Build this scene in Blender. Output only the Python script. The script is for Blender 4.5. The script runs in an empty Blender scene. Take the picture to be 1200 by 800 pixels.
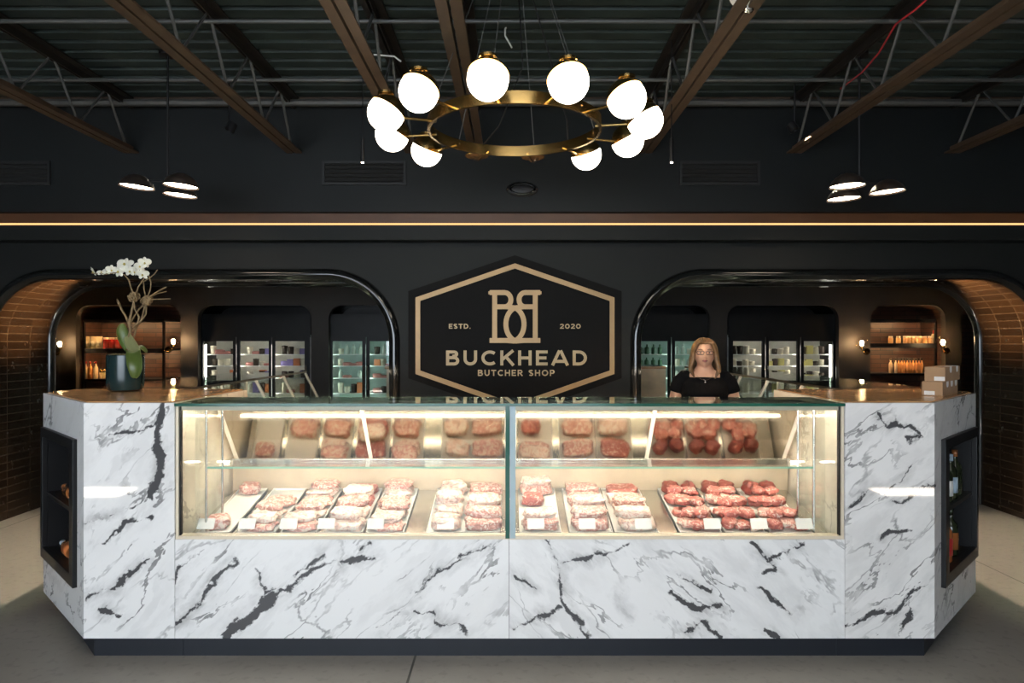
import bpy, bmesh, math, random
from mathutils import Vector, Matrix, noise
from mathutils.geometry import tessellate_polygon
sc = bpy.context.scene
C = sc.collection
PI = math.pi
# ------------------------------------------------------------------ camera, world, light, exposure
CAMZ = 1.65
cam_d = bpy.data.cameras.new('camera'); cam = bpy.data.objects.new('camera', cam_d); C.objects.link(cam)
cam.location = (0, 0, CAMZ); cam.rotation_euler = (PI/2, 0, 0)
cam_d.sensor_width = 36.0; cam_d.lens = 24.0; cam_d.clip_start = 0.05; cam_d.clip_end = 100
sc.camera = cam
sc.view_settings.view_transform = 'Standard'; sc.view_settings.look = 'None'
sc.view_settings.exposure = 0.0; sc.view_settings.gamma = 1.0; sc.view_settings.use_curve_mapping = False
sc.cycles.max_bounces = 10; sc.cycles.transparent_max_bounces = 24; sc.cycles.diffuse_bounces = 4
sc.cycles.glossy_bounces = 5; sc.cycles.sample_clamp_indirect = 16.0; sc.cycles.caustics_reflective = False
sc.cycles.use_denoising = True
w = bpy.data.worlds.new('world'); sc.world = w; w.use_nodes = True
w.node_tree.nodes['Background'].inputs[0].default_value = (0.55, 0.72, 0.9, 1)
w.node_tree.nodes['Background'].inputs[1].default_value = 0.6

def lamp(name, kind, loc, rot, energy, color, parent=None, **kw):
    d = bpy.data.lights.new(name, kind); d.energy = energy; d.color = color
    for k, v in kw.items(): setattr(d, k, v)
    o = bpy.data.objects.new(name, d); C.objects.link(o)
    o.location = loc; o.rotation_euler = rot
    if parent: o.parent = parent
    return o
def aim(frm, to):
    return (Vector(to)-Vector(frm)).to_track_quat('-Z', 'Y').to_euler()
# daylight through the shop window behind the camera, stronger on the left
lamp('window_daylight', 'AREA', (-1.6, -4.35, 1.75), aim((-1.6, -4.35, 1.75), (-0.5, 3.5, 1.0)), 480, (0.80, 0.90, 1.0),
     shape='RECTANGLE', size=6.5, size_y=2.3)
# added fill light over the customers, unseen above the camera
lamp('overhead_fill', 'AREA', (-.4, 0.6, 3.5), (0, 0, 0), 150, (1.0, .95, .88), shape='RECTANGLE', size=4.0, size_y=1.6)
# low sun through the two unseen slots cut to shape its floor patches
lamp('sun', 'SUN', (0, -9, 9), aim((0, -1, 0.70), (0, 0, 0)), 850.0, (1.0, 0.93, 0.82), angle=0.01)

# ------------------------------------------------------------------ helpers
def at(px, py, Y):
    return Vector(((px-600)/800*Y, Y, CAMZ-(py-400)/800*Y))
def obj_from(name, me, parent=None):
    o = bpy.data.objects.new(name, me); C.objects.link(o)
    if parent: o.parent = parent
    return o
class MB:
    def __init__(s): s.v = []; s.f = []; s.uv = {}
    def add(s, vs, fs):
        n = len(s.v); s.v += [Vector(p) for p in vs]; s.f += [tuple(i+n for i in f) for f in fs]; return n
    def box(s, x0, x1, y0, y1, z0, z1):
        s.add([(x0,y0,z0),(x1,y0,z0),(x1,y1,z0),(x0,y1,z0),(x0,y0,z1),(x1,y0,z1),(x1,y1,z1),(x0,y1,z1)],
              [(3,2,1,0),(4,5,6,7),(0,1,5,4),(1,2,6,5),(2,3,7,6),(3,0,4,7)]); return s
    def obox(s, c, ax, ay, az, hx, hy, hz):
        c = Vector(c); ax=Vector(ax).normalized(); ay=Vector(ay).normalized(); az=Vector(az).normalized()
        P = [c+ax*hx*i+ay*hy*j+az*hz*k for k in (-1,1) for i,j in ((-1,-1),(1,-1),(1,1),(-1,1))]
        s.add(P, [(3,2,1,0),(4,5,6,7),(0,1,5,4),(1,2,6,5),(2,3,7,6),(3,0,4,7)]); return s
    def bar(s, a, b, wx, wy, up=(0,0,1)):
        a=Vector(a); b=Vector(b); d=(b-a); L=d.length; d.normalize()
        u=Vector(up); x=d.cross(u)
        if x.length<1e-4: x=d.cross(Vector((0,1,0)))
        x.normalize(); y=x.cross(d).normalized()
        return s.obox((a+b)/2, x, y, d, wx/2, wy/2, L/2)
    def prism(s, poly, z0, z1):
        n=len(poly)
        vs=[(x,y,z0) for x,y in poly]+[(x,y,z1) for x,y in poly]
        tri=tessellate_polygon([[Vector((x,y,0)) for x,y in poly]])
        fs=[tuple(t) for t in tri]+[tuple(i+n for i in t) for t in tri]
        fs+=[(i,(i+1)%n,(i+1)%n+n,i+n) for i in range(n)]
        s.add(vs,fs); return s
    def plate(s, loops, M, t):
        """loops of 2D (u,v), outer first; mapped by M (4x4, u,v in its x,y) and extruded by t along M's z"""
        flat=[p for l in loops for p in l]; n=len(flat)
        tri=tessellate_polygon([[Vector((u,v,0)) for u,v in l] for l in loops])
        vs=[M@Vector((u,v,0)) for u,v in flat]+[M@Vector((u,v,t)) for u,v in flat]
        fs=[tuple(q) for q in tri]+[tuple(i+n for i in q) for q in tri]
        b=0
        for l in loops:
            m=len(l)
            fs+=[(b+i,b+(i+1)%m,b+(i+1)%m+n,b+i+n) for i in range(m)]; b+=m
        s.add(vs,fs); return s
    def tube(s, pts, r, n=8, cap=True, closed=False, flat=1.0, up=None):
        pts=[Vector(p) for p in pts]; m=len(pts)
        rs=r if isinstance(r,(list,tuple)) else [r]*m
        base=len(s.v); ref=None
        for i,p in enumerate(pts):
            if closed: t=(pts[(i+1)%m]-pts[i-1])
            else: t=pts[min(i+1,m-1)]-pts[max(i-1,0)]
            t.normalize()
            if ref is None:
                ref=Vector(up) if up else (Vector((0,0,1)) if abs(t.z)<.9 else Vector((0,1,0)))
            x=ref-t*ref.dot(t)
            if x.length<1e-5: x=t.orthogonal()
            x.normalize(); ref=x; y=t.cross(x)
            for k in range(n):
                a=2*PI*k/n
                s.v.append(p+x*math.cos(a)*rs[i]*flat+y*math.sin(a)*rs[i])
        for i in range(m if closed else m-1):
            j=(i+1)%m
            for k in range(n):
                s.f.append((base+i*n+k,base+i*n+(k+1)%n,base+j*n+(k+1)%n,base+j*n+k))
        if cap and not closed:
            s.f.append(tuple(base+k for k in range(n))[::-1]); s.f.append(tuple(base+(m-1)*n+k for k in range(n)))
        return s
    def lathe(s, prof, c=(0,0,0), n=24, M=None, cap=True):
        c=Vector(c); M=M or Matrix.Identity(3); b=len(s.v); m=len(prof)
        for r,z in prof:
            for k in range(n):
                a=2*PI*k/n; s.v.append(c+M@Vector((r*math.cos(a),r*math.sin(a),z)))
        for i in range(m-1):
            for k in range(n):
                s.f.append((b+i*n+k,b+i*n+(k+1)%n,b+(i+1)*n+(k+1)%n,b+(i+1)*n+k))
        if cap and prof[0][0]>1e-4: s.f.append(tuple(b+k for k in range(n))[::-1])
        if cap and prof[-1][0]>1e-4: s.f.append(tuple(b+(m-1)*n+k for k in range(n)))
        return s
    def ball(s, c, r, n=16, m=10, M=None):
        rx,ry,rz = r if isinstance(r,(tuple,list)) else (r,r,r)
        c=Vector(c); M=M or Matrix.Identity(3); b=len(s.v)
        s.v.append(c+M@Vector((0,0,-rz)))
        for i in range(1,m):
            t=-PI/2+PI*i/m
            for k in range(n):
                a=2*PI*k/n
                s.v.append(c+M@Vector((rx*math.cos(t)*math.cos(a),ry*math.cos(t)*math.sin(a),rz*math.sin(t))))
        s.v.append(c+M@Vector((0,0,rz))); e=len(s.v)-1
        for k in range(n):
            s.f.append((b,b+1+(k+1)%n,b+1+k)); s.f.append((e,b+1+(m-2)*n+k,b+1+(m-2)*n+(k+1)%n))
        for i in range(m-2):
            for k in range(n):
                s.f.append((b+1+i*n+k,b+1+i*n+(k+1)%n,b+1+(i+1)*n+(k+1)%n,b+1+(i+1)*n+k))
        return s
    def rings(s, rings, n=20, cap=True):
        """rings: (cx,cy,cz,rx,ry[,power])"""
        b=len(s.v)
        for R in rings:
            cx,cy,cz,rx,ry=R[:5]; pw=R[5] if len(R)>5 else 1.0
            for k in range(n):
                a=2*PI*k/n; ca,sa=math.cos(a),math.sin(a)
                s.v.append(Vector((cx+rx*math.copysign(abs(ca)**pw,ca),cy+ry*math.copysign(abs(sa)**pw,sa),cz)))
        for i in range(len(rings)-1):
            for k in range(n):
                s.f.append((b+i*n+k,b+i*n+(k+1)%n,b+(i+1)*n+(k+1)%n,b+(i+1)*n+k))
        if cap:
            s.f.append(tuple(b+k for k in range(n))[::-1]); s.f.append(tuple(b+(len(rings)-1)*n+k for k in range(n)))
        return s
    def mesh(s, name, smooth=False, off=None, weld=False):
        me=bpy.data.meshes.new(name)
        vs=[v-off for v in s.v] if off is not None else s.v
        me.from_pydata([tuple(v) for v in vs],[],s.f)
        bm=bmesh.new(); bm.from_mesh(me)
        if weld: bmesh.ops.remove_doubles(bm, verts=bm.verts, dist=1e-5)
        bmesh.ops.recalc_face_normals(bm, faces=bm.faces)
        bm.to_mesh(me); bm.free()
        if smooth: me.polygons.foreach_set('use_smooth',[True]*len(me.polygons))
        return me
    def build(s, name, mat, parent=None, smooth=False, world=True, bevel=0, seg=2, weld=False):
        """world=True: coordinates are world ones and the top parent's location is taken off"""
        off=None
        if parent and world:
            p=parent
            off=Vector((0,0,0))
            while p: off=off+p.location; p=p.parent
        me=s.mesh(name,smooth,off,weld); me.materials.append(mat)
        o=obj_from(name,me,parent)
        if bevel:
            m=o.modifiers.new('bevel','BEVEL'); m.width=bevel; m.segments=seg; m.limit_method='ANGLE'; m.angle_limit=math.radians(40)
        if smooth and smooth!='all': me.set_sharp_from_angle(angle=math.radians(42))
        return o
def tag(o,label=None,cat=None,group=None,kind=None):
    if label: o['label']=label
    if cat: o['category']=cat
    if group: o['group']=group
    if kind: o['kind']=kind
    return o
def thing(name,label,cat,loc=(0,0,0),rotz=0,group=None):
    o=bpy.data.objects.new(name,None); C.objects.link(o); o.empty_display_size=.1
    o.location=loc; o.rotation_euler=(0,0,rotz); return tag(o,label,cat,group)
def copy_tree(o,parent=None):
    c=o.copy(); C.objects.link(c); c.parent=parent
    for ch in list(o.children): copy_tree(ch,c)
    return c
def struct(o): o['kind']='structure'; return o
ORD=['','first','second','third','fourth','fifth','sixth','seventh','eighth','ninth','tenth','eleventh','twelfth','thirteenth','fourteenth','fifteenth','sixteenth']

# ------------------------------------------------------------------ materials
MATS={}
def nt(name):
    m=bpy.data.materials.new(name); m.use_nodes=True; t=m.node_tree
    return m,t,t.nodes['Principled BSDF']
def setp(b,**k):
    names={'col':'Base Color','rough':'Roughness','metal':'Metallic','spec':'Specular IOR Level','coat':'Coat Weight','coatr':'Coat Roughness','trans':'Transmission Weight','ior':'IOR','alpha':'Alpha','sss':'Subsurface Weight','sheen':'Sheen Weight'}
    for a,v in k.items():
        i=b.inputs[names[a]]
        i.default_value = (*v,1) if a=='col' else v
def N(t,kind,**k):
    n=t.nodes.new(kind)
    for a,v in k.items():
        if a in n.inputs: n.inputs[a].default_value=v
        else: setattr(n,a,v)
    return n
def ramp(t,fac,stops,interp='LINEAR'):
    r=t.nodes.new('ShaderNodeValToRGB'); r.color_ramp.interpolation=interp
    e=r.color_ramp.elements
    while len(e)<len(stops): e.new(.5)
    for x,(p,c) in zip(e,stops): x.position=p; x.color=(*c,1) if len(c)==3 else c
    t.links.new(fac,r.inputs[0]); return r.outputs[0]
def plain(name,col,rough=.5,metal=0,vary=.12,scale=6,bump=0,**k):
    """a plain finish with a little procedural unevenness"""
    m,t,b=nt(name); setp(b,rough=rough,metal=metal,**k)
    tc=N(t,'ShaderNodeTexCoord'); n=N(t,'ShaderNodeTexNoise',Scale=scale,Detail=4.0); t.links.new(tc.outputs['Object'],n.inputs['Vector'])
    c=ramp(t,n.outputs['Fac'],[(.25,tuple(x*(1-vary) for x in col)),(.75,tuple(min(1,x*(1+vary)) for x in col))])
    t.links.new(c,b.inputs['Base Color'])
    if bump:
        bp=N(t,'ShaderNodeBump',Strength=bump,Distance=.01); t.links.new(n.outputs['Fac'],bp.inputs['Height']); t.links.new(bp.outputs[0],b.inputs['Normal'])
    return m
def glow(name,col,strength):
    m=bpy.data.materials.new(name); m.use_nodes=True; t=m.node_tree
    for n in list(t.nodes):
        if n.type=='BSDF_PRINCIPLED': t.nodes.remove(n)
    e=N(t,'ShaderNodeEmission',Strength=strength); e.inputs[0].default_value=(*col,1)
    t.links.new(e.outputs[0],t.nodes['Material Output'].inputs[0]); return m
def pane(name,tint=(1,1,1),ior=1.45,rough=0.0,power=1.0):
    m=bpy.data.materials.new(name); m.use_nodes=True; t=m.node_tree
    for n in list(t.nodes):
        if n.type=='BSDF_PRINCIPLED': t.nodes.remove(n)
    tr=N(t,'ShaderNodeBsdfTransparent'); tr.inputs[0].default_value=(*tint,1)
    g=N(t,'ShaderNodeBsdfGlossy',Roughness=rough); g.inputs[0].default_value=(1,1,1,1)
    # thin pane: the same reflection from either side (Schlick)
    ge=N(t,'ShaderNodeNewGeometry'); dp=N(t,'ShaderNodeVectorMath',operation='DOT_PRODUCT'); t.links.new(ge.outputs['Incoming'],dp.inputs[0]); t.links.new(ge.outputs['Normal'],dp.inputs[1])
    ab=N(t,'ShaderNodeMath',operation='ABSOLUTE'); t.links.new(dp.outputs['Value'],ab.inputs[0])
    iv=N(t,'ShaderNodeMath',operation='SUBTRACT'); iv.inputs[0].default_value=1; t.links.new(ab.outputs[0],iv.inputs[1])
    pw=N(t,'ShaderNodeMath',operation='POWER'); pw.inputs[1].default_value=5; t.links.new(iv.outputs[0],pw.inputs[0])
    f0=((ior-1)/(ior+1))**2
    f=N(t,'ShaderNodeMath',operation='MULTIPLY_ADD'); f.inputs[1].default_value=1-f0; f.inputs[2].default_value=f0; t.links.new(pw.outputs[0],f.inputs[0]); mx=N(t,'ShaderNodeMixShader')
    mm=N(t,'ShaderNodeMath',operation='MULTIPLY'); mm.inputs[1].default_value=power
    t.links.new(f.outputs[0],mm.inputs[0]); t.links.new(mm.outputs[0],mx.inputs[0])
    t.links.new(tr.outputs[0],mx.inputs[1]); t.links.new(g.outputs[0],mx.inputs[2])
    t.links.new(mx.outputs[0],t.nodes['Material Output'].inputs[0]); return m
def marble(name,ang,seed,base=(.78,.78,.78),vein=(.035,.035,.04),amount=1.0,hero=(),org=(0,0),bigk=.10):
    """white slab with broken charcoal veins running at ang degrees in the slab's face"""
    m,t,b=nt(name); setp(b,rough=.035,spec=.5)
    tc=N(t,'ShaderNodeTexCoord')
    mp=N(t,'ShaderNodeMapping'); mp.inputs['Location'].default_value=(seed*3.1,seed*1.7,seed*2.3)
    t.links.new(tc.outputs['Object'],mp.inputs['Vector'])
    rot=N(t,'ShaderNodeMapping'); rot.inputs['Rotation'].default_value=(0,math.radians(ang),0); t.links.new(mp.outputs[0],rot.inputs['Vector'])
    st=N(t,'ShaderNodeMapping'); st.inputs['Scale'].default_value=(.55,.9,1.5); t.links.new(rot.outputs[0],st.inputs['Vector'])
    def warp(src,scale,amt):
        w1=N(t,'ShaderNodeTexNoise',Scale=scale,Detail=5.0,Roughness=.6); t.links.new(src,w1.inputs['Vector'])
        sub=N(t,'ShaderNodeVectorMath',operation='SUBTRACT'); sub.inputs[1].default_value=(.5,.5,.5); t.links.new(w1.outputs['Color'],sub.inputs[0])
        scn=N(t,'ShaderNodeVectorMath',operation='SCALE'); scn.inputs['Scale'].default_value=amt; t.links.new(sub.outputs[0],scn.inputs[0])
        ad=N(t,'ShaderNodeVectorMath',operation='ADD'); t.links.new(src,ad.inputs[0]); t.links.new(scn.outputs[0],ad.inputs[1]); return ad.outputs[0]
    v1=warp(st.outputs[0],2.2,.55)
    def ridge(src,scale,wd,detail=4.0,soft=.6):
        n=N(t,'ShaderNodeTexNoise',Scale=scale,Detail=detail,Roughness=.52); t.links.new(src,n.inputs['Vector'])
        s=N(t,'ShaderNodeMath',operation='SUBTRACT'); s.inputs[1].default_value=.5; t.links.new(n.outputs['Fac'],s.inputs[0])
        a=N(t,'ShaderNodeMath',operation='ABSOLUTE'); t.links.new(s.outputs[0],a.inputs[0])
        r=N(t,'ShaderNodeMapRange'); r.inputs['From Min'].default_value=wd*soft; r.inputs['From Max'].default_value=wd; r.inputs['To Min'].default_value=1; r.inputs['To Max'].default_value=0
        t.links.new(a.outputs[0],r.inputs['Value']); return r.outputs[0]
    def mask(src,scale,lo,hi):
        n=N(t,'ShaderNodeTexNoise',Scale=scale,Detail=4.0,Roughness=.65); t.links.new(src,n.inputs['Vector'])
        r=N(t,'ShaderNodeMapRange'); r.inputs['From Min'].default_value=lo; r.inputs['From Max'].default_value=hi
        t.links.new(n.outputs['Fac'],r.inputs['Value']); return r.outputs[0]
    def mul(a,c):
        x=N(t,'ShaderNodeMath',operation='MULTIPLY'); t.links.new(a,x.inputs[0])
        if isinstance(c,float): x.inputs[1].default_value=c
        else: t.links.new(c,x.inputs[1])
        return x.outputs[0]
    def mx(a,c):
        x=N(t,'ShaderNodeMath',operation='MAXIMUM'); t.links.new(a,x.inputs[0]); t.links.new(c,x.inputs[1]); return x.outputs[0]
    big=mul(mul(ridge(v1,1.15,.026),mask(st.outputs[0],1.9,.47,.56)),float(bigk))
    fine=mul(mul(ridge(v1,2.9,.016,5.0),mask(rot.outputs[0],2.3,.44,.60)),.7)
    vo=N(t,'ShaderNodeTexVoronoi',feature='DISTANCE_TO_EDGE',Scale=2.1); t.links.new(v1,vo.inputs['Vector'])
    vr=N(t,'ShaderNodeMapRange'); vr.inputs['From Min'].default_value=.004; vr.inputs['From Max'].default_value=.022; vr.inputs['To Min'].default_value=1; vr.inputs['To Max'].default_value=0; t.links.new(vo.outputs['Distance'],vr.inputs['Value'])
    crack=mul(mul(vr.outputs[0],mask(st.outputs[0],3.1,.46,.62)),.6)
    fine=mx(fine,crack)
    haze=mul(mul(ridge(v1,1.15,.14,3.0,.1),mask(v1,3.4,.46,.75)),.26)
    speck=mul(mask(v1,9.0,.60,.70),mul(mask(st.outputs[0],1.9,.52,.62),.4))
    f=mx(mx(big,fine),mx(haze,speck))
    if hero:
        # the slab's few heavy veins, each a ragged polyline in the slab's face
        ws=warp(tc.outputs['Object'],6.0,.12); ws=warp(ws,22.0,.035)
        fl=N(t,'ShaderNodeVectorMath',operation='MULTIPLY'); fl.inputs[1].default_value=(1,0,1); t.links.new(ws,fl.inputs[0]); best=None
        for pl in hero:
            wv=pl[0]; P=[((x-600)/800*3.5-org[0],CAMZ-(y-400)/800*3.5-org[1]) for x,y in pl[1:]]
            for (ax,az),(bx,bz) in zip(P,P[1:]):
                pa=N(t,'ShaderNodeVectorMath',operation='SUBTRACT'); pa.inputs[1].default_value=(ax,0,az); t.links.new(fl.outputs[0],pa.inputs[0])
                L2=(bx-ax)**2+(bz-az)**2
                dd=N(t,'ShaderNodeVectorMath',operation='DOT_PRODUCT'); dd.inputs[1].default_value=((bx-ax)/L2,0,(bz-az)/L2); t.links.new(pa.outputs[0],dd.inputs[0])
                cl=N(t,'ShaderNodeClamp'); t.links.new(dd.outputs['Value'],cl.inputs[0])
                sc2=N(t,'ShaderNodeVectorMath',operation='SCALE'); sc2.inputs[0].default_value=(bx-ax,0,bz-az); t.links.new(cl.outputs[0],sc2.inputs['Scale'])
                df=N(t,'ShaderNodeVectorMath',operation='DISTANCE'); t.links.new(pa.outputs[0],df.inputs[0]); t.links.new(sc2.outputs[0],df.inputs[1])
                sb=N(t,'ShaderNodeMath',operation='SUBTRACT'); sb.inputs[1].default_value=wv; t.links.new(df.outputs['Value'],sb.inputs[0])
                if best is None: best=sb.outputs[0]
                else:
                    mn=N(t,'ShaderNodeMath',operation='MINIMUM'); t.links.new(best,mn.inputs[0]); t.links.new(sb.outputs[0],mn.inputs[1]); best=mn.outputs[0]
        wn=N(t,'ShaderNodeTexNoise',Scale=9.0,Detail=5.0,Roughness=.65); t.links.new(st.outputs[0],wn.inputs['Vector'])
        ma=N(t,'ShaderNodeMath',operation='MULTIPLY_ADD'); ma.inputs[1].default_value=.085; t.links.new(wn.outputs['Fac'],ma.inputs[0]); t.links.new(best,ma.inputs[2])
        hr=N(t,'ShaderNodeMapRange'); hr.inputs['From Min'].default_value=.036; hr.inputs['From Max'].default_value=.045; hr.inputs['To Min'].default_value=.95; hr.inputs['To Max'].default_value=0; t.links.new(ma.outputs[0],hr.inputs['Value'])
        h2=N(t,'ShaderNodeMapRange'); h2.inputs['From Min'].default_value=.035; h2.inputs['From Max'].default_value=.10; h2.inputs['To Min'].default_value=.9; h2.inputs['To Max'].default_value=0; t.links.new(ma.outputs[0],h2.inputs['Value'])
        f=mx(f,mx(hr.outputs[0],mul(h2.outputs[0],mul(mask(v1,6.0,.42,.66),.55))))
    f=mul(f,float(amount))
    mix=N(t,'ShaderNodeMixRGB'); mix.inputs[1].default_value=(*base,1); mix.inputs[2].default_value=(*vein,1); t.links.new(f,mix.inputs[0])
    t.links.new(mix.outputs[0],b.inputs['Base Color']); return m
def wood(name,dark,light,axis='X',scale=1.0,rough=.3):
    m,t,b=nt(name); setp(b,rough=rough)
    tc=N(t,'ShaderNodeTexCoord'); mp=N(t,'ShaderNodeMapping')
    mp.inputs['Scale'].default_value={'X':(1.2*scale,14*scale,14*scale),'Y':(14*scale,1.2*scale,14*scale)}[axis]
    t.links.new(tc.outputs['Object'],mp.inputs['Vector'])
    n=N(t,'ShaderNodeTexNoise',Scale=1.6,Detail=7.0,Roughness=.62,Distortion=.6); t.links.new(mp.outputs[0],n.inputs['Vector'])
    c=ramp(t,n.outputs['Fac'],[(.3,dark),(.5,tuple((a+d)/2 for a,d in zip(dark,light))),(.72,light)])
    t.links.new(c,b.inputs['Base Color']); return m
def bricks(name,c1,c2,mortar,bw,bh,uv=True,rough=.18,ms=.012):
    m,t,b=nt(name); setp(b,rough=rough,spec=.6)
    tc=N(t,'ShaderNodeTexCoord'); br=N(t,'ShaderNodeTexBrick',offset=0.0 if uv else .5); 
    br.inputs['Scale'].default_value=1.0; br.inputs['Brick Width'].default_value=bw; br.inputs['Row Height'].default_value=bh; br.inputs['Mortar Size'].default_value=ms*bh*6; br.inputs['Mortar Smooth'].default_value=.15
    br.inputs['Color1'].default_value=(*c1,1); br.inputs['Color2'].default_value=(*c2,1); br.inputs['Mortar'].default_value=(*mortar,1)
    if uv: t.links.new(tc.outputs['UV'],br.inputs['Vector'])
    else:
        mp=N(t,'ShaderNodeMapping'); mp.inputs['Rotation'].default_value=(PI/2,0,0); t.links.new(tc.outputs['Object'],mp.inputs['Vector']); t.links.new(mp.outputs[0],br.inputs['Vector'])
    t.links.new(br.outputs['Color'],b.inputs['Base Color'])
    n=N(t,'ShaderNodeTexNoise',Scale=9.0,Detail=3.0); t.links.new(tc.outputs['UV' if uv else 'Object'],n.inputs['Vector'])
    ad=N(t,'ShaderNodeMath',operation='MULTIPLY_ADD'); ad.inputs[1].default_value=-1.0; t.links.new(br.outputs['Fac'],ad.inputs[0]); t.links.new(n.outputs['Fac'],ad.inputs[2])
    bp=N(t,'ShaderNodeBump',Strength=.5,Distance=.008); t.links.new(ad.outputs[0],bp.inputs['Height']); t.links.new(bp.outputs[0],b.inputs['Normal'])
    r=N(t,'ShaderNodeMapRange'); r.inputs['To Min'].default_value=rough*.6; r.inputs['To Max'].default_value=rough*2; t.links.new(n.outputs['Fac'],r.inputs['Value']); t.links.new(r.outputs[0],b.inputs['Roughness'])
    return m
def meatmat(name,lean,fat,scale,thr,rough=.32):
    """raw meat: lean colour with wandering fat marbling"""
    m,t,b=nt(name); setp(b,rough=rough,spec=.5,sss=.0)
    tc=N(t,'ShaderNodeTexCoord'); oi=N(t,'ShaderNodeObjectInfo')
    ad=N(t,'ShaderNodeVectorMath',operation='ADD'); cb=N(t,'ShaderNodeCombineXYZ')
    ml=N(t,'ShaderNodeMath',operation='MULTIPLY'); ml.inputs[1].default_value=37.0; t.links.new(oi.outputs['Random'],ml.inputs[0]); t.links.new(ml.outputs[0],cb.inputs[0]); t.links.new(ml.outputs[0],cb.inputs[2])
    t.links.new(tc.outputs['Object'],ad.inputs[0]); t.links.new(cb.outputs[0],ad.inputs[1])
    n=N(t,'ShaderNodeTexNoise',Scale=scale,Detail=5.0,Roughness=.6,Distortion=1.2); t.links.new(ad.outputs[0],n.inputs['Vector'])
    dark=tuple(x*.55 for x in lean)
    c=ramp(t,n.outputs['Fac'],[(.25,dark),(.42,lean),(thr-.03,tuple(min(1,x*1.25) for x in lean)),(thr+.03,fat)])
    t.links.new(c,b.inputs['Base Color'])
    bp=N(t,'ShaderNodeBump',Strength=.4,Distance=.006); t.links.new(n.outputs['Fac'],bp.inputs['Height']); t.links.new(bp.outputs[0],b.inputs['Normal'])
    return m
M=MATS
M['plaster']=plain('charcoal_plaster',(.0068,.0080,.0077),.6,vary=.12,scale=3,bump=.05,spec=.28)
M['plaster_upper_shade']=plain('blue_black_shaded_plaster',(.0045,.0062,.0068),.6,vary=.12,scale=3,bump=.05,spec=.3)  # weaker light on the upper wall painted in as darker plaster
M['rear_plaster']=plain('umber_plaster',(.050,.040,.032),.6,vary=.12,scale=3)
M['deck']=plain('painted_steel_deck',(.030,.043,.040),.55,vary=.3,spec=.3,scale=4)
M['steel']=plain('painted_joist_steel',(.075,.046,.028),.5,vary=.25,scale=9)
M['steel_shaded']=plain('shaded_joist_steel',(.014,.011,.009),.5,vary=.25,scale=9)  # shade on the top chords painted in: darker copy of the joist steel
M['rod']=plain('grey_joist_rod',(.07,.07,.066),.45,vary=.2,scale=9)
M['black']=plain('black_metal',(.009,.009,.010),.42,vary=.2,spec=.3)
M['black_gloss']=plain('black_gloss',(.008,.009,.009),.10,vary=.2)
M['void']=plain('unlit_black',(.004,.004,.004),.8)
M['kick']=plain('navy_black_kick',(.012,.015,.022),.45)
M['brass']=plain('brass',(.62,.42,.16),.22,metal=1,vary=.15,scale=8)
M['gold']=plain('gold_leaf',(.34,.215,.10),.42,metal=.35,vary=.1,scale=5)
M['gold_pale']=plain('pale_gold_letter',(.42,.305,.165),.45,metal=.2,vary=.08,scale=5)
M['sign']=plain('sign_black',(.0035,.0030,.0028),.6,vary=.1,spec=.12)
M['steel_bright']=plain('stainless',(.62,.61,.58),.22,metal=1,vary=.06,scale=14)
M['mirror']=plain('mirror_glass_door',(.43,.375,.31),.09,metal=1,vary=.02)
M['cove']=plain('brown_cove',(.085,.036,.014),.5)
M['cream']=plain('cream_lining',(.66,.58,.45),.4,vary=.03)
M['white']=plain('white_plastic',(.82,.82,.80),.4,vary=.03)
M['tray']=plain('white_tray',(.80,.78,.74),.3,vary=.03)
M['white_metal']=plain('white_powder_coat',(.72,.68,.60),.35,vary=.04)
M['glass']=pane('clear_pane',(.97,.985,.975),1.45)
M['glass_dim']=pane('tinted_pane',(.88,.93,.92),1.45)
M['glass_green']=pane('top_pane',(.60,.68,.64),1.5)
M['bulb_glass']=pane('bulb_glass',(.96,.93,.88),1.4)
M['edge']=plain('green_glass_edge',(.015,.085,.060),.15,vary=.2)
M['edge_blue']=plain('pale_glass_edge',(.34,.44,.48),.15,vary=.1)
M['globe']=glow('opal_globe_light',(1,.87,.70),14)
M['bulb']=glow('small_bulb_light',(1,.68,.36),200)
M['tip']=glow('spot_tip_light',(1,.85,.65),25)
M['cone_light']=glow('shade_light',(1,.82,.62),26)
M['strip']=glow('amber_strip_light',(1,.50,.20),1.6)
M['case_led']=glow('case_tube_light',(1,.87,.69),105)
M['rear_led']=glow('case_rear_tube_light',(1,.87,.69),58)
M['led_warm']=glow('cooler_tube_light',(1,.93,.82),17)
M['led_cool']=glow('cooler_tube_cool_light',(.74,1,.90),13)
M['shelf_led']=glow('shelf_strip_light',(1,.62,.30),95)
M['tile']=bricks('brown_glazed_tile',(.024,.014,.008),(.012,.0075,.005),(.040,.028,.019),.30,.075)
M['brick']=bricks('nook_brick',(.10,.042,.022),(.055,.025,.015),(.012,.008,.006),.42,.075,uv=False,rough=.3)
M['wood']=wood('oak_top',(.30,.145,.06),(.62,.36,.17),'X',1.0,.2)
M['cardboard']=plain('cardboard',(.36,.22,.12),.8,vary=.08)
M['paper']=plain('white_label',(.75,.73,.70),.7,vary=.05)
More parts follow.
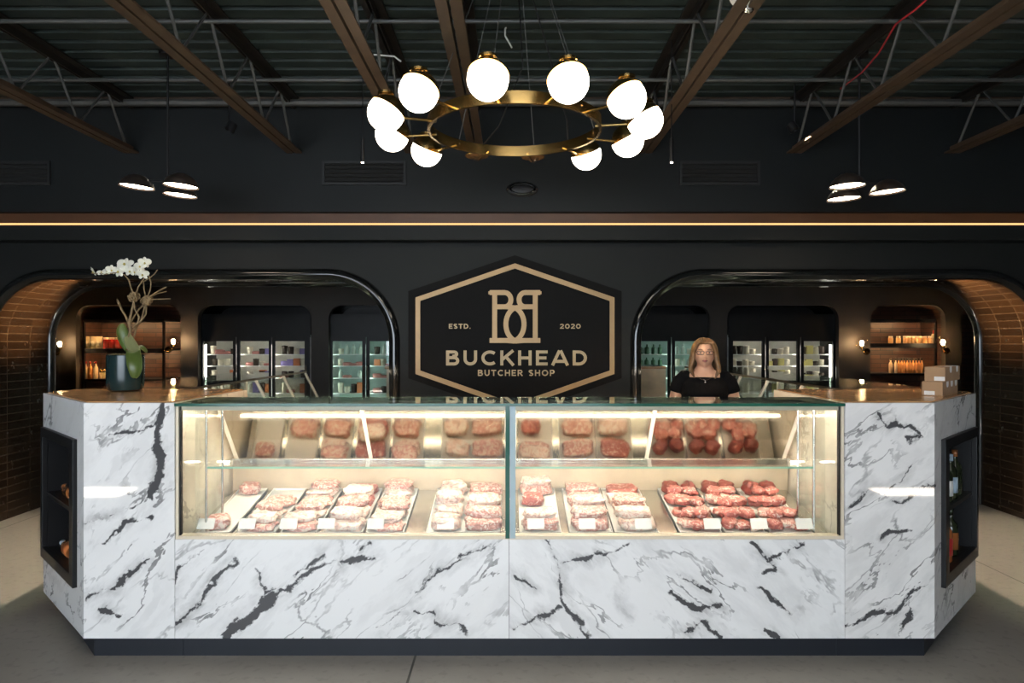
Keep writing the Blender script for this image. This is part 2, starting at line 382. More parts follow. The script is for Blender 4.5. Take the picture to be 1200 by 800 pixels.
def floor_mat():
    m,t,b=nt('polished_concrete'); setp(b,rough=.35)
    tc=N(t,'ShaderNodeTexCoord'); n=N(t,'ShaderNodeTexNoise',Scale=1.3,Detail=8.0,Roughness=.65); t.links.new(tc.outputs['Object'],n.inputs['Vector'])
    c=ramp(t,n.outputs['Fac'],[(.3,(.205,.19,.175)),(.5,(.245,.23,.21)),(.7,(.285,.265,.24))])
    n2=N(t,'ShaderNodeTexNoise',Scale=22.0,Detail=5.0); t.links.new(tc.outputs['Object'],n2.inputs['Vector'])
    sp=ramp(t,n2.outputs['Fac'],[(.33,(.82,.82,.82)),(.45,(1,1,1))])
    mx=N(t,'ShaderNodeMixRGB',blend_type='MULTIPLY'); mx.inputs[0].default_value=1; t.links.new(c,mx.inputs[1]); t.links.new(sp,mx.inputs[2])
    # sawn joints
    sx=N(t,'ShaderNodeSeparateXYZ'); t.links.new(tc.outputs['Object'],sx.inputs[0])
    a=N(t,'ShaderNodeMath',operation='ADD'); a.inputs[1].default_value=.507+30; t.links.new(sx.outputs[0],a.inputs[0])
    w_=N(t,'ShaderNodeMath',operation='PINGPONG'); w_.inputs[1].default_value=2.0; t.links.new(a.outputs[0],w_.inputs[0])
    lt=N(t,'ShaderNodeMath',operation='LESS_THAN'); lt.inputs[1].default_value=.006
    # joints every 4 m, one of them on X=-0.507
    off=N(t,'ShaderNodeMath',operation='SUBTRACT'); off.inputs[1].default_value=30.0; t.links.new(a.outputs[0],off.inputs[0])
    pp=N(t,'ShaderNodeMath',operation='PINGPONG'); pp.inputs[1].default_value=2.0; t.links.new(off.outputs[0],pp.inputs[0]); t.links.new(pp.outputs[0],lt.inputs[0])
    m2=N(t,'ShaderNodeMixRGB'); m2.inputs[2].default_value=(.05,.047,.043,1); t.links.new(lt.outputs[0],m2.inputs[0]); t.links.new(mx.outputs[0],m2.inputs[1])
    t.links.new(m2.outputs[0],b.inputs['Base Color'])
    r=N(t,'ShaderNodeMapRange'); r.inputs['To Min'].default_value=.25; r.inputs['To Max'].default_value=.5; t.links.new(n.outputs['Fac'],r.inputs['Value']); t.links.new(r.outputs[0],b.inputs['Roughness'])
    return m
M['floor']=floor_mat()
# ------------------------------------------------------------------ the room
ARCH_Y0, ARCH_Y1 = 6.10, 6.95
ROOM_X = 8.0
XZ = lambda y: Matrix(((1,0,0,0),(0,0,1,y),(0,1,0,0),(0,0,0,1)))      # (u,v,t) -> (u, y+t, v)
def arch_path(xl,xr,top,r,foot=0.0,n=12):
    p=[(xl,foot)]
    for i in range(n+1):
        a=PI-PI/2*i/n; p.append((xl+r+r*math.cos(a),top-r+r*math.sin(a)))
    for i in range(n+1):
        a=PI/2-PI/2*i/n; p.append((xr-r+r*math.cos(a),top-r+r*math.sin(a)))
    p.append((xr,foot)); return p
b=MB().box(-ROOM_X,ROOM_X,-4.6,11.9,-.1,0); struct(b.build('floor',M['floor']))
# corrugated steel deck
b=MB(); prof=[]; y=-4.6; P=.16
while y<6.0:
    prof+= [(y,3.765),(y+.100,3.765),(y+.112,3.81),(y+.148,3.81)]; y+=P
prof=[p for p in prof if p[0]<6.02]+[(6.02,3.765)]
vs=[(x,yy,zz) for yy,zz in prof for x in (-ROOM_X,ROOM_X)]; n=len(prof)
b.add(vs,[(2*i,2*i+1,2*i+3,2*i+2) for i in range(n-1)])
b.box(-ROOM_X,ROOM_X,-4.6,6.2,3.82,3.9)
struct(b.build('ceiling',M['deck']))
struct(MB().box(-ROOM_X,ROOM_X,6.9,11.9,2.95,3.05).build('ceiling_rear',M['rear_plaster']))
struct(MB().box(-ROOM_X-.1,-ROOM_X,-4.6,11.9,0,3.9).build('wall_left',M['plaster']))
struct(MB().box(ROOM_X,ROOM_X+.1,-4.6,11.9,0,3.9).build('wall_right',M['plaster']))
# street wall behind the camera: shop window, two slots cut to shape the sun patches, and an added sun blocker outside
rect=lambda x0,x1,z0,z1:[(x0,z0),(x1,z0),(x1,z1),(x0,z1)]
b=MB().plate([rect(-ROOM_X,ROOM_X,0,3.9),rect(-5,2,.25,2.52),rect(-4.95,-4.2,2.62,3.05),rect(4.0,4.9,2.66,3.0)],XZ(-4.6),.12)
struct(b.build('wall_front',M['plaster']))
struct(MB().box(-5.4,2.4,-8.6,-4.6,2.54,2.6).build('trim_sun_blocker',M['black']))  # unseen slab added to keep the sun out of the shop window
b=MB()
for x in (-5,-3.27,-1.53,.2,1.94): b.box(x,x+.06,-4.58,-4.5,.25,2.52)
b.box(-5,2,-4.58,-4.5,.25,.31); b.box(-5,2,-4.58,-4.5,2.46,2.52)
struct(b.build('window_1',M['black']))
# arched wall that carries the sign
LA=(-4.70,-1.05); RA=(1.105,4.76); TOP=2.25; RAD=.60
out=[(-ROOM_X,0)]+arch_path(LA[0],LA[1],TOP,RAD)+arch_path(RA[0],RA[1],TOP,RAD)+[(ROOM_X,0),(ROOM_X,2.83),(-ROOM_X,2.83)]
struct(MB().plate([out],XZ(ARCH_Y0),ARCH_Y1-ARCH_Y0).build('wall_arcade',M['plaster']))
def tile_lining(name,xl,xr):
    path=arch_path(xl+.004,xr-.004,TOP-.004,RAD-.004,0,20)
    me=bpy.data.meshes.new(name); vs=[]; fs=[]; d=[0]
    for i in range(1,len(path)): d.append(d[-1]+math.dist(path[i],path[i-1]))
    for x,z in path: vs+=[(x,ARCH_Y0,z),(x,ARCH_Y1,z)]
    for i in range(len(path)-1): fs.append((2*i,2*i+1,2*i+3,2*i+2))
    me.from_pydata(vs,[],fs); uv=me.uv_layers.new(name='UVMap')
    for p in me.polygons:
        for li in p.loop_indices:
            vi=me.loops[li].vertex_index; uv.data[li].uv=((vi%2)*(ARCH_Y1-ARCH_Y0)+.05,d[vi//2])
    me.materials.append(M['tile']); struct(obj_from(name,me))
tile_lining('wall_passage_left',*LA); tile_lining('wall_passage_right',*RA)
def frame(name,xl,xr,y,r):
    p=arch_path(xl,xr,TOP,RAD,0,16)
    b=MB().tube([(x,y,z) for x,z in p],r,12,up=(0,1,0)); struct(b.build(name,M['black_gloss'],smooth=True))
frame('trim_arch_left',*LA,ARCH_Y0,.05); frame('trim_arch_right',*RA,ARCH_Y0,.05)
frame('trim_arch_left_rear',*LA,ARCH_Y1,.045); frame('trim_arch_right_rear',*RA,ARCH_Y1,.045)
# upper wall, cove and band
struct(MB().box(-ROOM_X,ROOM_X,6.0,6.3,2.79,3.9).build('wall_upper',M['plaster_upper_shade']))
struct(MB().box(-ROOM_X,ROOM_X,5.93,6.10,2.53,2.662).build('trim_band',M['plaster'],bevel=.006))
o=MB().box(-ROOM_X,ROOM_X,5.935,5.955,2.662,2.679).build('cove_light_strip',M['strip'])
tag(o,'amber light strip along the ledge above the arches','light strip')
struct(MB().box(-ROOM_X,ROOM_X,6.08,6.099,2.664,2.80).build('trim_cove',M['cove']))
struct(MB().box(-ROOM_X,ROOM_X,5.90,5.999,3.715,3.762).build('trim_ledger',M['steel']))
# rear wall with round shouldered alcoves
RY=11.0
px=lambda x:(x-600)/800*RY
ALC=[(89,212),(232,365),(385,486),(730,832),(852,983),(1020,1108),(1127,1175)]
loops=[rect(-ROOM_X,ROOM_X,0,3.0)]
# alcoves stand on the floor: they notch the outline
out=[(-ROOM_X,0)]
for a,c in ALC: out+=arch_path(px(a),px(c),2.235,.22,0,6)
out+=[(ROOM_X,0),(ROOM_X,2.95),(-ROOM_X,2.95)]
struct(MB().plate([out],XZ(RY),.12).build('wall_rear',M['rear_plaster']))
struct(MB().box(-ROOM_X,ROOM_X,11.8,11.9,0,2.95).build('wall_back',M['black']))
for i,(a,c) in enumerate(ALC):
    p=arch_path(px(a),px(c),2.235,.22,0,6); vs=[]; fs=[]
    for x,z in p: vs+=[(x,RY+.11,z),(x,11.8,z)]
    fs=[(2*k,2*k+1,2*k+3,2*k+2) for k in range(len(p)-1)]
    bb=MB(); bb.add(vs,fs); struct(bb.build('trim_alcove_%d'%(i+1),M['brick'] if i in (0,5,6) else M['black_gloss']))
    if i in (0,5,6): struct(MB().box(px(a),px(c),11.68,11.79,0,2.235).build('wall_nook_%d'%(i+1),M['brick']))
# ------------------------------------------------------------------ steel roof joists
JX=[(-3.34,'far left, ending beside the left slot vent'),(-1.91,'left of the left slot vent and the spot pendant'),(-.87,'left of the two centre joists'),(-.31,'rising straight behind the globe chandelier'),(1.16,'right of the globe chandelier'),(2.475,'behind the right shade pendant'),(3.86,'far right above the right shade pendant')]
JL=['brown steel joist nearest the left edge of the ceiling','brown steel joist slanting from top left towards the middle vent','brown steel joist just left of the chandelier globes','brown steel joist directly behind the globe chandelier','brown steel joist just right of the chandelier','brown steel joist passing behind the right triple pendant','dark steel joist nearest the right edge of the ceiling']
for (jx,_),lab in zip(JX,JL):
    t=thing('roof_joist',lab,'joist',(jx,6.0,3.30),0,'open web joists under the deck')
    b=MB()
    for s in (-1,1): b.box(jx+s*.008 if s>0 else jx-.066,jx+.066 if s>0 else jx-.008,-4.4,5.995,3.30,3.312); b.box(jx+s*.008,jx+s*.016,-4.4,5.995,3.312,3.36) if s>0 else b.box(jx-.016,jx-.008,-4.4,5.995,3.312,3.36)
    b.build('bottom_chord',M['steel'],t)
    b=MB()
    b.box(jx-.07,jx-.008,-4.4,5.995,3.745,3.757); b.box(jx+.008,jx+.07,-4.4,5.995,3.745,3.757); b.box(jx-.016,jx-.008,-4.4,5.995,3.69,3.745); b.box(jx+.008,jx+.016,-4.4,5.995,3.69,3.745)
    b.build('top_chord',M['steel_shaded'],t)
    pts=[]; y=5.92; k=0
    while y>-4.3:
        pts.append((jx,y,3.325 if k%2==0 else 3.735)); y-= .30 if k%2==0 else .36; k+=1
    MB().tube(pts,.011,6).build('web_rod',M['rod'],t)
for y,z,r,lab in ((5.30,3.68,.016,'thin horizontal bridging bar nearest the upper wall'),(4.33,3.68,.014,'thin bridging bar high across the joists'),(5.86,3.70,.030,'thick conduit pipe running along the top of the wall')):
    o=MB().tube([(-ROOM_X,y,z),(ROOM_X,y,z)],r,8).build('bridging_pipe' if r<.02 else 'conduit_pipe',M['rod'],smooth=True); tag(o,lab,'pipe')
pts=[at(1092,-6,3.9),at(1072,12,4.0),at(1050,28,4.2),at(1030,62,4.5),at(1010,85,4.8),at(985,104,5.2)]
o=MB().tube(pts,.006,6).build('red_cable',plain('red_cable',(.45,.02,.03),.5)); tag(o,'thin red cable draped from the ceiling at the right','cable')
# white loose cable tails on the joists
for i,(pp,lab) in enumerate((([(412,66),(416,62),(440,64),(462,66),(470,72)],'loose pale wire beside the joist left of the chandelier'),([(596,26),(592,34),(592,42),(600,56)],'short curled white wire hanging above the chandelier ring'))):
    o=MB().tube([at(x,y,4.6) for x,y in pp],.006,6).build('loose_wire',M['white']); tag(o,lab,'wire')
# ------------------------------------------------------------------ wall vents and bulkhead light
for (x0,x1),lab in (((-42,60),'black slot air vent at the left end of the upper wall'),((378,476),'black slot air vent left of the chandelier on upper wall'),((796,890),'black slot air vent right of the chandelier on upper wall')):
    c=at((x0+x1)/2,203,6.0); hw=(x1-x0)/1600*6.0; hz=.105
    t=thing('air_vent',lab,'vent',(c.x,6.0,c.z-hz),0,'slot vents on the upper wall')
    MB().plate([rect(c.x-hw,c.x+hw,c.z-hz,c.z+hz),rect(c.x-hw+.022,c.x+hw-.022,c.z-hz+.02,c.z+hz-.02)],XZ(5.98),.02).build('frame',plain('vent_frame',(.006,.007,.0075),.6) if 'vent_frame' not in bpy.data.materials else bpy.data.materials['vent_frame'],t)
    b=MB().box(c.x-hw+.02,c.x+hw-.02,5.992,5.999,c.z-hz+.018,c.z+hz-.018); b.build('backing',M['void'],t)
    b=MB()
    for k in range(5): z=c.z-hz+.03+k*.036; b.obox((c.x,5.988,z),(1,0,0),(0,1,-.7),(0,.7,1),hw-.024,.008,.002)
    b.build('louvre',M['void'],t)
c=at(612,222,6.0)
t=thing('bulkhead_fixture','oval black bulkhead fixture on upper wall below the chandelier','wall fixture',(c.x,6.0,c.z))
Mx=Matrix(((1,0,0),(0,0,1),(0,-1,0)))
b=MB(); b.ball((c.x,5.995,c.z),(.143,.02,.068),24,8); b.build('base',M['black'],t,smooth=True)
b=MB().tube([(c.x+.105*math.cos(a*PI/14),5.972,c.z+.045*math.sin(a*PI/14)) for a in range(28)],.010,8,closed=True); b.build('rim',M['black_gloss'],t,smooth=True)
for s in (-1,1): MB().ball((c.x+s*.128,5.975,c.z),.007,8,6).build('screw',M['steel_bright'],t)
# ------------------------------------------------------------------ sign
SY=6.08; SU=SY/800
def sx(x): return (x-600)*SU
def sz(y): return CAMZ-(y-400)*SU
sg=thing('wall_sign','hexagonal black butcher shop sign with gold outline and lettering','sign',(sx(603),6.1,sz(480)))
hexa=lambda L,R,yt,yb,ytop,ybot:[(sx(L),sz(yb)),(sx(603.5),sz(ybot)),(sx(R),sz(yb)),(sx(R),sz(yt)),(sx(603.5),sz(ytop)),(sx(L),sz(yt))]
MB().plate([hexa(478.5,728.5,341,443,299,487)],XZ(SY),.019).build('panel',M['sign'],sg)
MB().plate([hexa(487,720,348.5,438,308.5,479),hexa(492.5,714.5,352.5,434,314.5,473)],XZ(SY-.006),.006).build('outline',M['gold'],sg)
def ribbon(b,pts,wd,y0,t,closed=False):
    """a flat stroke of width wd along 2D points, mitred, extruded t back from y0"""
    P=[]
    for p in pts:
        p=Vector((p[0],p[1]))
        if not P or (p-P[-1]).length>wd*.02: P.append(p)
    n=len(P); L=[];R=[]
    for i in range(n):
        a=P[i]-P[i-1] if (i>0 or closed) else P[1]-P[0]
        c=P[(i+1)%n]-P[i] if (i<n-1 or closed) else P[-1]-P[-2]
        a.normalize(); c.normalize(); na=Vector((-a.y,a.x)); nc=Vector((-c.y,c.x)); m=na+nc
        if m.length<1e-4: m=na
        m.normalize(); k=1/max(.4,m.dot(na)); L.append(P[i]+m*wd/2*k); R.append(P[i]-m*wd/2*k)
    vs=[(p.x,y0,p.y) for p in L+R]+[(p.x,y0+t,p.y) for p in L+R]; N2=2*n; fs=[]
    for i in range(n if closed else n-1):
        j=(i+1)%n
        fs+=[(i,j,n+j,n+i),(N2+i,N2+n+i,N2+n+j,N2+j),(i,N2+i,N2+j,j),(n+i,n+j,N2+n+j,N2+n+i)]
    if not closed: fs+=[(0,n,N2+n,N2),(n-1,N2+n-1,N2+2*n-1,2*n-1)]
    b.add(vs,fs)
def arc(cx,cy,rx,ry,a0,a1,n=12):
    return [(cx+rx*math.cos(math.radians(a0+(a1-a0)*i/n)),cy+ry*math.sin(math.radians(a0+(a1-a0)*i/n))) for i in range(n+1)]
h=.1
GL={ # strokes in a box of width w and height 1, pen half-width taken off at the edges; aspect given per letter
'B':(.78,lambda w,p:[[(p,0),(p,1)],[(p,1-p),(w*.58,1-p)]+arc(w*.58,.76,w*.34-p,.24-p,90,-90)+[(w*.55,.52),(p,.52)],[(p,.52),(w*.6,.52)]+arc(w*.6,.26+p/2,w*.40-p,.26-p/2,90,-90)[1:]+[(p,p)]]),
'U':(.80,lambda w,p:[[(p,1)]+[(p,.42)]+arc(w/2,.42,w/2-p,.42-p,180,360)+[(w-p,1)]]),
'C':(.86,lambda w,p:[arc(.5,.5,.5-p,.5-p,48,312,20)]),
'K':(.80,lambda w,p:[[(p,0),(p,1)],[(w-.05,1),(p,.36)],[(w*.42,.58),(w-.03,0)]]),
'H':(.80,lambda w,p:[[(p,0),(p,1)],[(w-p,0),(w-p,1)],[(p,.5),(w-p,.5)]]),
'E':(.68,lambda w,p:[[(w,p),(p,p)],[(p,0),(p,1)],[(p,1-p),(w,1-p)],[(p,.5),(w*.9,.5)]]),
'A':(.98,lambda w,p:[[(p*.6,0),(w/2-p*.3,1)],[(w-p*.6,0),(w/2+p*.3,1)],[(w*.2,.27),(w*.8,.27)]]),
'D':(.84,lambda w,p:[[(p,0),(p,1)],[(p,1-p),(w*.45,1-p)]+arc(w*.45,.5,w*.55-p,.5-p,90,-90,16)+[(p,p)]]),
'T':(.76,lambda w,p:[[(w/2,0),(w/2,1)],[(0,1-p),(w,1-p)]]),
'R':(.78,lambda w,p:[[(p,0),(p,1)],[(p,1-p),(w*.55,1-p)]+arc(w*.55,.69,w*.42-p,.31-p,90,-90)+[(p,.38+p)],[(w*.5,.42),(w-.04,0)]]),
'S':(.72,lambda w,p:[arc(w/2,.74,w/2-p,.26-p,30,270)+arc(w/2,.27,w/2-p,.27-p,90,-150)[0:]]),
'O':(1.0,lambda w,p:[arc(w/2,.5,w/2-p,.5-p,0,360,24)]),
'P':(.74,lambda w,p:[[(p,0),(p,1)],[(p,1-p),(w*.55,1-p)]+arc(w*.55,.67,w*.43-p,.33-p,90,-90)+[(p,.34+p)]]),
'.':(.22,lambda w,p:[[(w/2,0),(w/2,.2)]]),
'2':(.76,lambda w,p:[arc(w/2,.70,w/2-p,.30-p,165,-35)+[(p*.9,p)],[(p*.3,p),(w,p)]]),
'0':(.88,lambda w,p:[arc(w/2,.5,w/2-p,.5-p,0,360,24)]),
' ':(.45,lambda w,p:[])}
def word(name,txt,x0,x1,ytop,ybot,pen,mat,sp=.22):
    X0,X1,Z0,Z1=sx(x0),sx(x1),sz(ybot),sz(ytop); H=Z1-Z0
    nat=sum(GL[c][0] for c in txt)+sp*(len(txt)-1); k=(X1-X0)/(nat*H); b=MB(); u=0
    for c in txt:
        w_,fn=GL[c]
        for si,st in enumerate(fn(w_,pen/2)): ribbon(b,[(X0+(u+p[0])*H*k,Z0+p[1]*H) for p in st],pen*H,SY-.006-.0004*si,.006)
        u+=w_+sp
    b.build(name,mat,sg)
word('wordmark','BUCKHEAD',522.5,688,410.5,428,.20,M['gold_pale'])
word('subtitle','BUTCHER',560,612.5,433.2,440.3,.19,M['gold_pale'],.25)
word('subtitle','SHOP',619.5,650,433.2,440.3,.19,M['gold_pale'],.25)
word('lettering','ESTD.',526,551.5,379.3,385,.2,M['gold_pale'],.2)
word('numerals','2020',656,680.5,379.3,385,.2,M['gold_pale'],.2)
def ipx(cx,cy): return sx(470+cx/4.211),sz(290+cy/4.211)      # monogram laid out on a 4.211-times enlarged drawing
b=MB(); W=24*SU/4.211
for m in (0,1):
    q=lambda x,y:ipx(x if not m else 1124-x,y)
    oy=SY-.006-.0016*m
    ribbon(b,[q(462,212),q(462,470)],W,oy,.006)
    ribbon(b,[q(437,222),q(512,222)]+[q(512+30*math.sin(a),257-35*math.cos(a)) for a in [PI*i/10 for i in range(11)]]+[q(462,292)],W,oy-.0004,.006)
    ribbon(b,[q(462,292),q(520,292)]+[q(540+67*math.sin(a)**1.0,378-86*math.cos(a)) for a in [PI*(.12+.80*i/16) for i in range(17)]]+[q(520,458),q(437,458)],W,oy-.0008,.006)
    ribbon(b,[q(437,216),q(437.01,230)],W*.5,oy-.0012,.006)
ribbon(b,[ipx(437,458),ipx(687,458)],W,SY-.0095,.006)
b.build('monogram',M['gold'],sg)
# ------------------------------------------------------------------ globe chandelier
CX,CY,CZ=.015,4.0,2.90; GR=.752; RR=.50
ch=thing('globe_chandelier','brass ring chandelier with lit opal globes above the counter','chandelier',(CX,CY,CZ))
b=MB(); n=64
for r0,r1,z0,z1 in ((RR-.008,RR+.008,CZ-.03,CZ+.035),):
    P=[(r0,z0),(r1,z0),(r1,z1),(r0,z1)]; m=4
    vs=[];fs=[]
    for k in range(n):
        a=2*PI*k/n
        for r,z in P: vs.append((CX+r*math.cos(a),CY+r*math.sin(a),z))
    for k in range(n):
        for j in range(m): fs.append((k*m+j,k*m+(j+1)%m,((k+1)%n)*m+(j+1)%m,((k+1)%n)*m+j))
    b.add(vs,fs)
b.build('ring',M['brass'],ch,smooth=True)
for k in range(12):
    th=math.radians(-10+30*k); d=Vector((math.sin(th),-math.cos(th),0)); c=Vector((CX,CY,CZ))+d*GR
    tilt=(Vector((0,0,1))*.86-d*.5).normalized()
    Mr=tilt.to_track_quat('Z','Y').to_matrix()
    arm=MB().tube([Vector((CX,CY,CZ-.012))+d*(RR-.03),Vector((CX,CY,CZ-.012))+d*(GR-.05)],.008,8).build('arm',M['brass'],ch,smooth=True)
    lit=k not in (6,7)
    if lit:
        MB().ball(c,.100,28,18).build('globe',M['globe'],ch,smooth='all')
        prof=[(.1045*math.cos(a),.1045*math.sin(a)) for a in [math.radians(v) for v in (12,25,40,55,70,82)]]
        cap=MB().lathe(prof+[(.0,.105)],c,28,Mr).build('cap',M['brass'],ch,smooth=True)
        MB().lathe([(.040,.100),(.044,.104),(.044,.116),(.0,.118)],c,24,Matrix.Identity(3)).build('collar',M['brass'],ch,smooth=True)
    else:
        MB().lathe([(.0,.045),(.075,.042),(.082,.030),(.080,.026),(.0,.028)],c-Vector((0,0,.0)),24).build('socket_plate',M['brass'],ch,smooth=True)
        MB().ball(c+Vector((0,0,.012)),(.028,.028,.022),12,8).build('bulb',M['bulb_glass'],ch,smooth='all')
top=Vector((CX,CY,3.762))
MB().lathe([(.0,0),(.10,0),(.10,-.03),(0,-.035)],(CX,CY,3.764),24).build('canopy',M['black'],ch)
for k in range(6):
    a=math.radians(15+60*k); p=Vector((CX+RR*math.cos(a),CY+RR*math.sin(a),CZ+.03))
    MB().tube([p,Vector((CX+.2*math.cos(a),CY+.2*math.sin(a),3.75))],.0028,5).build('cable',M['rod'],ch)
    MB().ball(p+Vector((0,0,-.02)),.012,8,6).build('knob',M['brass'],ch)
MB().tube([(CX+.02,CY,3.75),(CX+.05,CY+.1,3.3),(CX-.1,CY+.3,3.0),(CX-.2,CY+.44,2.93)],.005,6).build('power_cord',M['black'],ch)
MB().tube([(CX+.08,CY,3.75),(CX+.2,CY+.1,3.4),(CX+.33,CY+.3,3.05),(CX+.34,CY+.37,2.93)],.005,6).build('power_cord',M['black'],ch)
# second pendant, only its underside hangs into view
c=at(877.5,-12,3.4)
pd=thing('opal_pendant','pale opal pendant lamp cut off by the top edge','pendant lamp',(c.x,c.y,c.z))
opal=plain('opal_dim',(.75,.72,.66),.35,vary=.05)
MB().ball(c,(.099,.099,.095),28,14).build('shade',opal,pd,smooth='all')
MB().lathe([(.0,-.118),(.018,-.112),(.026,-.098),(.03,-.085),(.022,-.07)],c,16).build('bulb',M['steel_bright'],pd,smooth=True)
MB().tube([c+Vector((0,0,.09)),(c.x,c.y,3.762)],.006,6).build('stem',M['black'],pd)
# ------------------------------------------------------------------ triple shade pendants
DOME=[(.120,0),(.116,.016),(.100,.045),(.074,.070),(.045,.088),(.016,.096),(.0,.097)]
def triple(px_rod,ybase,offs,label):
    Y=5.0; r=at(px_rod,ybase,Y)
    t=thing('triple_pendant',label,'pendant lamp',(r.x,Y,r.z),0,'three shade pendants')
    MB().tube([(r.x,Y,r.z),(r.x,Y,3.764)],.009,8).build('stem',M['black'],t)
    MB().lathe([(0,0),(.06,0),(.06,-.025),(0,-.03)],(r.x,Y,3.765),20).build('canopy',M['black'],t)
    for (dx,dy,dz,tl) in offs:
        c=Vector((r.x+dx,Y+dy,r.z+dz)); R=Matrix.Rotation(tl,3,'Y')
        MB().tube([(r.x,Y,r.z+.01),c+R@Vector((0,0,.05))],.008,8).build('arm',M['black'],t)
        sh=MB().lathe(DOME+[(0,.093),(.016,.092),(.044,.084),(.072,.066),(.097,.042),(.112,.015),(.118,0)],c,28,R,cap=False).build('shade',plain('shade_black',(.03,.022,.018),.35) if 'shade_black' not in bpy.data.materials else bpy.data.materials['shade_black'],t,smooth='all')
        MB().lathe([(.0,.030),(.112,.014),(.113,.012),(.0,.006)],c,28,R).build('diffuser',M['cone_light'],sh,smooth=True)
    return t
triple(196.5,214,[(-.228,0,-.035,.09),(.17,-.15,-.063,.07),(.018,.15,-.065,.08)],'black three-shade pendant lamp hanging on the left')
triple(1007,214,[(.206,0,-.072,-.07),(-.161,-.15,-.063,-.02),(-.04,.15,-.091,-.04)],'black three-shade pendant lamp hanging on the right')
# ------------------------------------------------------------------ slim spot pendants over the counter
for x,lab in ((425,'slim black spot pendant with lit tip left of chandelier'),(787,'slim black spot pendant with lit tip right of chandelier')):
    c=at(x,190,4.75)
    t=thing('spot_pendant',lab,'pendant lamp',(c.x,c.y,c.z),0,'slim spot pendants')
    MB().tube([c+Vector((0,0,.16)),(c.x,c.y,3.765)],.004,6).build('cord',M['black'],t)
    MB().lathe([(.0,.17),(.012,.165),(.014,.0),(.010,0)],c,14).build('barrel',M['black'],t,smooth=True)
    MB().lathe([(.0,.004),(.011,.004),(.008,-.006),(.0,-.009)],c,14).build('lens',M['tip'],t,smooth=True)
    lamp('spot_light','SPOT',(0,0,-.03),aim((0,0,0),((1.39-c.x)*.35 if x>600 else -.3,.35,-2)),120,(1,.62,.34),t,spot_size=math.radians(95),spot_blend=.6,shadow_soft_size=.02)
# ------------------------------------------------------------------ track spots up in the joists that light the aisles
for s,lab in ((-1,'small black ceiling spotlight hidden among the left joists'),(1,'small black ceiling spotlight hidden among the right joists')):
    c=Vector((s*2.32,5.6,3.38)); d=(Vector((s*4.1,4.7,0))-c).normalized()
    t=thing('ceiling_spotlight',lab,'spotlight',c,0,'aisle spotlights')
    MB().tube([(c.x,c.y,3.764),c+Vector((0,0,.05))],.008,6).build('bracket',M['black'],t)
    R=d.to_track_quat('-Z','Y').to_matrix()
    MB().lathe([(0,.07),(.035,.07),(.040,.0),(.036,-.002),(.034,.02),(.0,.022)],c,18,R).build('head',M['black'],t,smooth=True)
    lamp('spot_light','SPOT',d*.03,d.to_track_quat('-Z','Y').to_euler(),700,(1,.80,.56),t,spot_size=math.radians(62),spot_blend=.5,shadow_soft_size=.03)
# ------------------------------------------------------------------ the counter
XL,XR,YF,ZT,ZB=-1.728,1.706,3.5,1.335,.1275
LX,RX=-2.196,2.166
M['marble_left']=marble('marble_corner_left',48,1.0,org=(LX,0),hero=[(.030,(188,478),(186,505),(190,540),(178,585)),(.012,(178,585),(205,565),(212,560)),(.010,(130,510),(165,505),(188,490)),(.006,(98,615),(150,597),(178,585)),(.008,(110,640),(150,610),(175,605)),(.006,(100,700),(135,690),(172,655)),(.010,(115,712),(140,722))])
M['marble_right']=marble('marble_corner_right',40,2.35,base=(.76,.75,.74),org=(RX,0),hero=[(.010,(1028,482),(1038,497),(1072,503),(1080,512),(1062,516)),(.010,(994,592),(1015,575),(1040,572),(1062,556),(1082,530)),(.004,(1012,575),(1060,585),(1096,570)),(.010,(994,732),(1020,718),(1050,712),(1090,684)),(.007,(1050,745),(1066,725),(1068,705)),(.004,(1035,630),(1062,622))])
M['marble_a']=marble('marble_base_left',42,4.2,org=(-.01,0),hero=[(.030,(262,748),(290,722),(318,698)),(.016,(318,698),(345,682),(365,668)),(.012,(365,668),(395,655),(440,652)),(.012,(345,675),(370,655),(380,650)),(.008,(205,735),(235,705),(258,675),(278,655)),(.006,(298,662),(310,692),(322,688)),(.012,(425,640),(436,632)),(.007,(488,690),(515,668),(550,655)),(.010,(545,652),(575,640)),(.009,(487,714),(508,716),(512,730),(540,730),(546,746)),(.004,(215,660),(240,640)),(.012,(205,700),(212,660)),(.006,(440,735),(470,715))])
M['marble_b']=marble('marble_base_right',-44,7.7,org=(-.01,0),hero=[(.009,(640,636),(652,660),(660,700),(690,748)),(.008,(655,660),(690,655),(740,636)),(.010,(602,735),(625,725),(660,712)),(.007,(776,668),(810,684),(834,695),(838,680)),(.010,(785,698),(815,715),(842,712)),(.010,(800,742),(820,728),(845,746)),(.012,(882,636),(900,655),(940,640)),(.008,(895,650),(912,665),(888,672)),(.009,(888,688),(915,705),(930,718)),(.004,(720,690),(735,715)),(.010,(900,740),(912,746)),(.004,(600,672),(630,690))])
M['marble_lit']=marble('marble_warm_lit',50,9.1,base=(.86,.80,.68),vein=(.16,.13,.10),amount=.6)  # case light painted into this marble as a warmer, brighter base
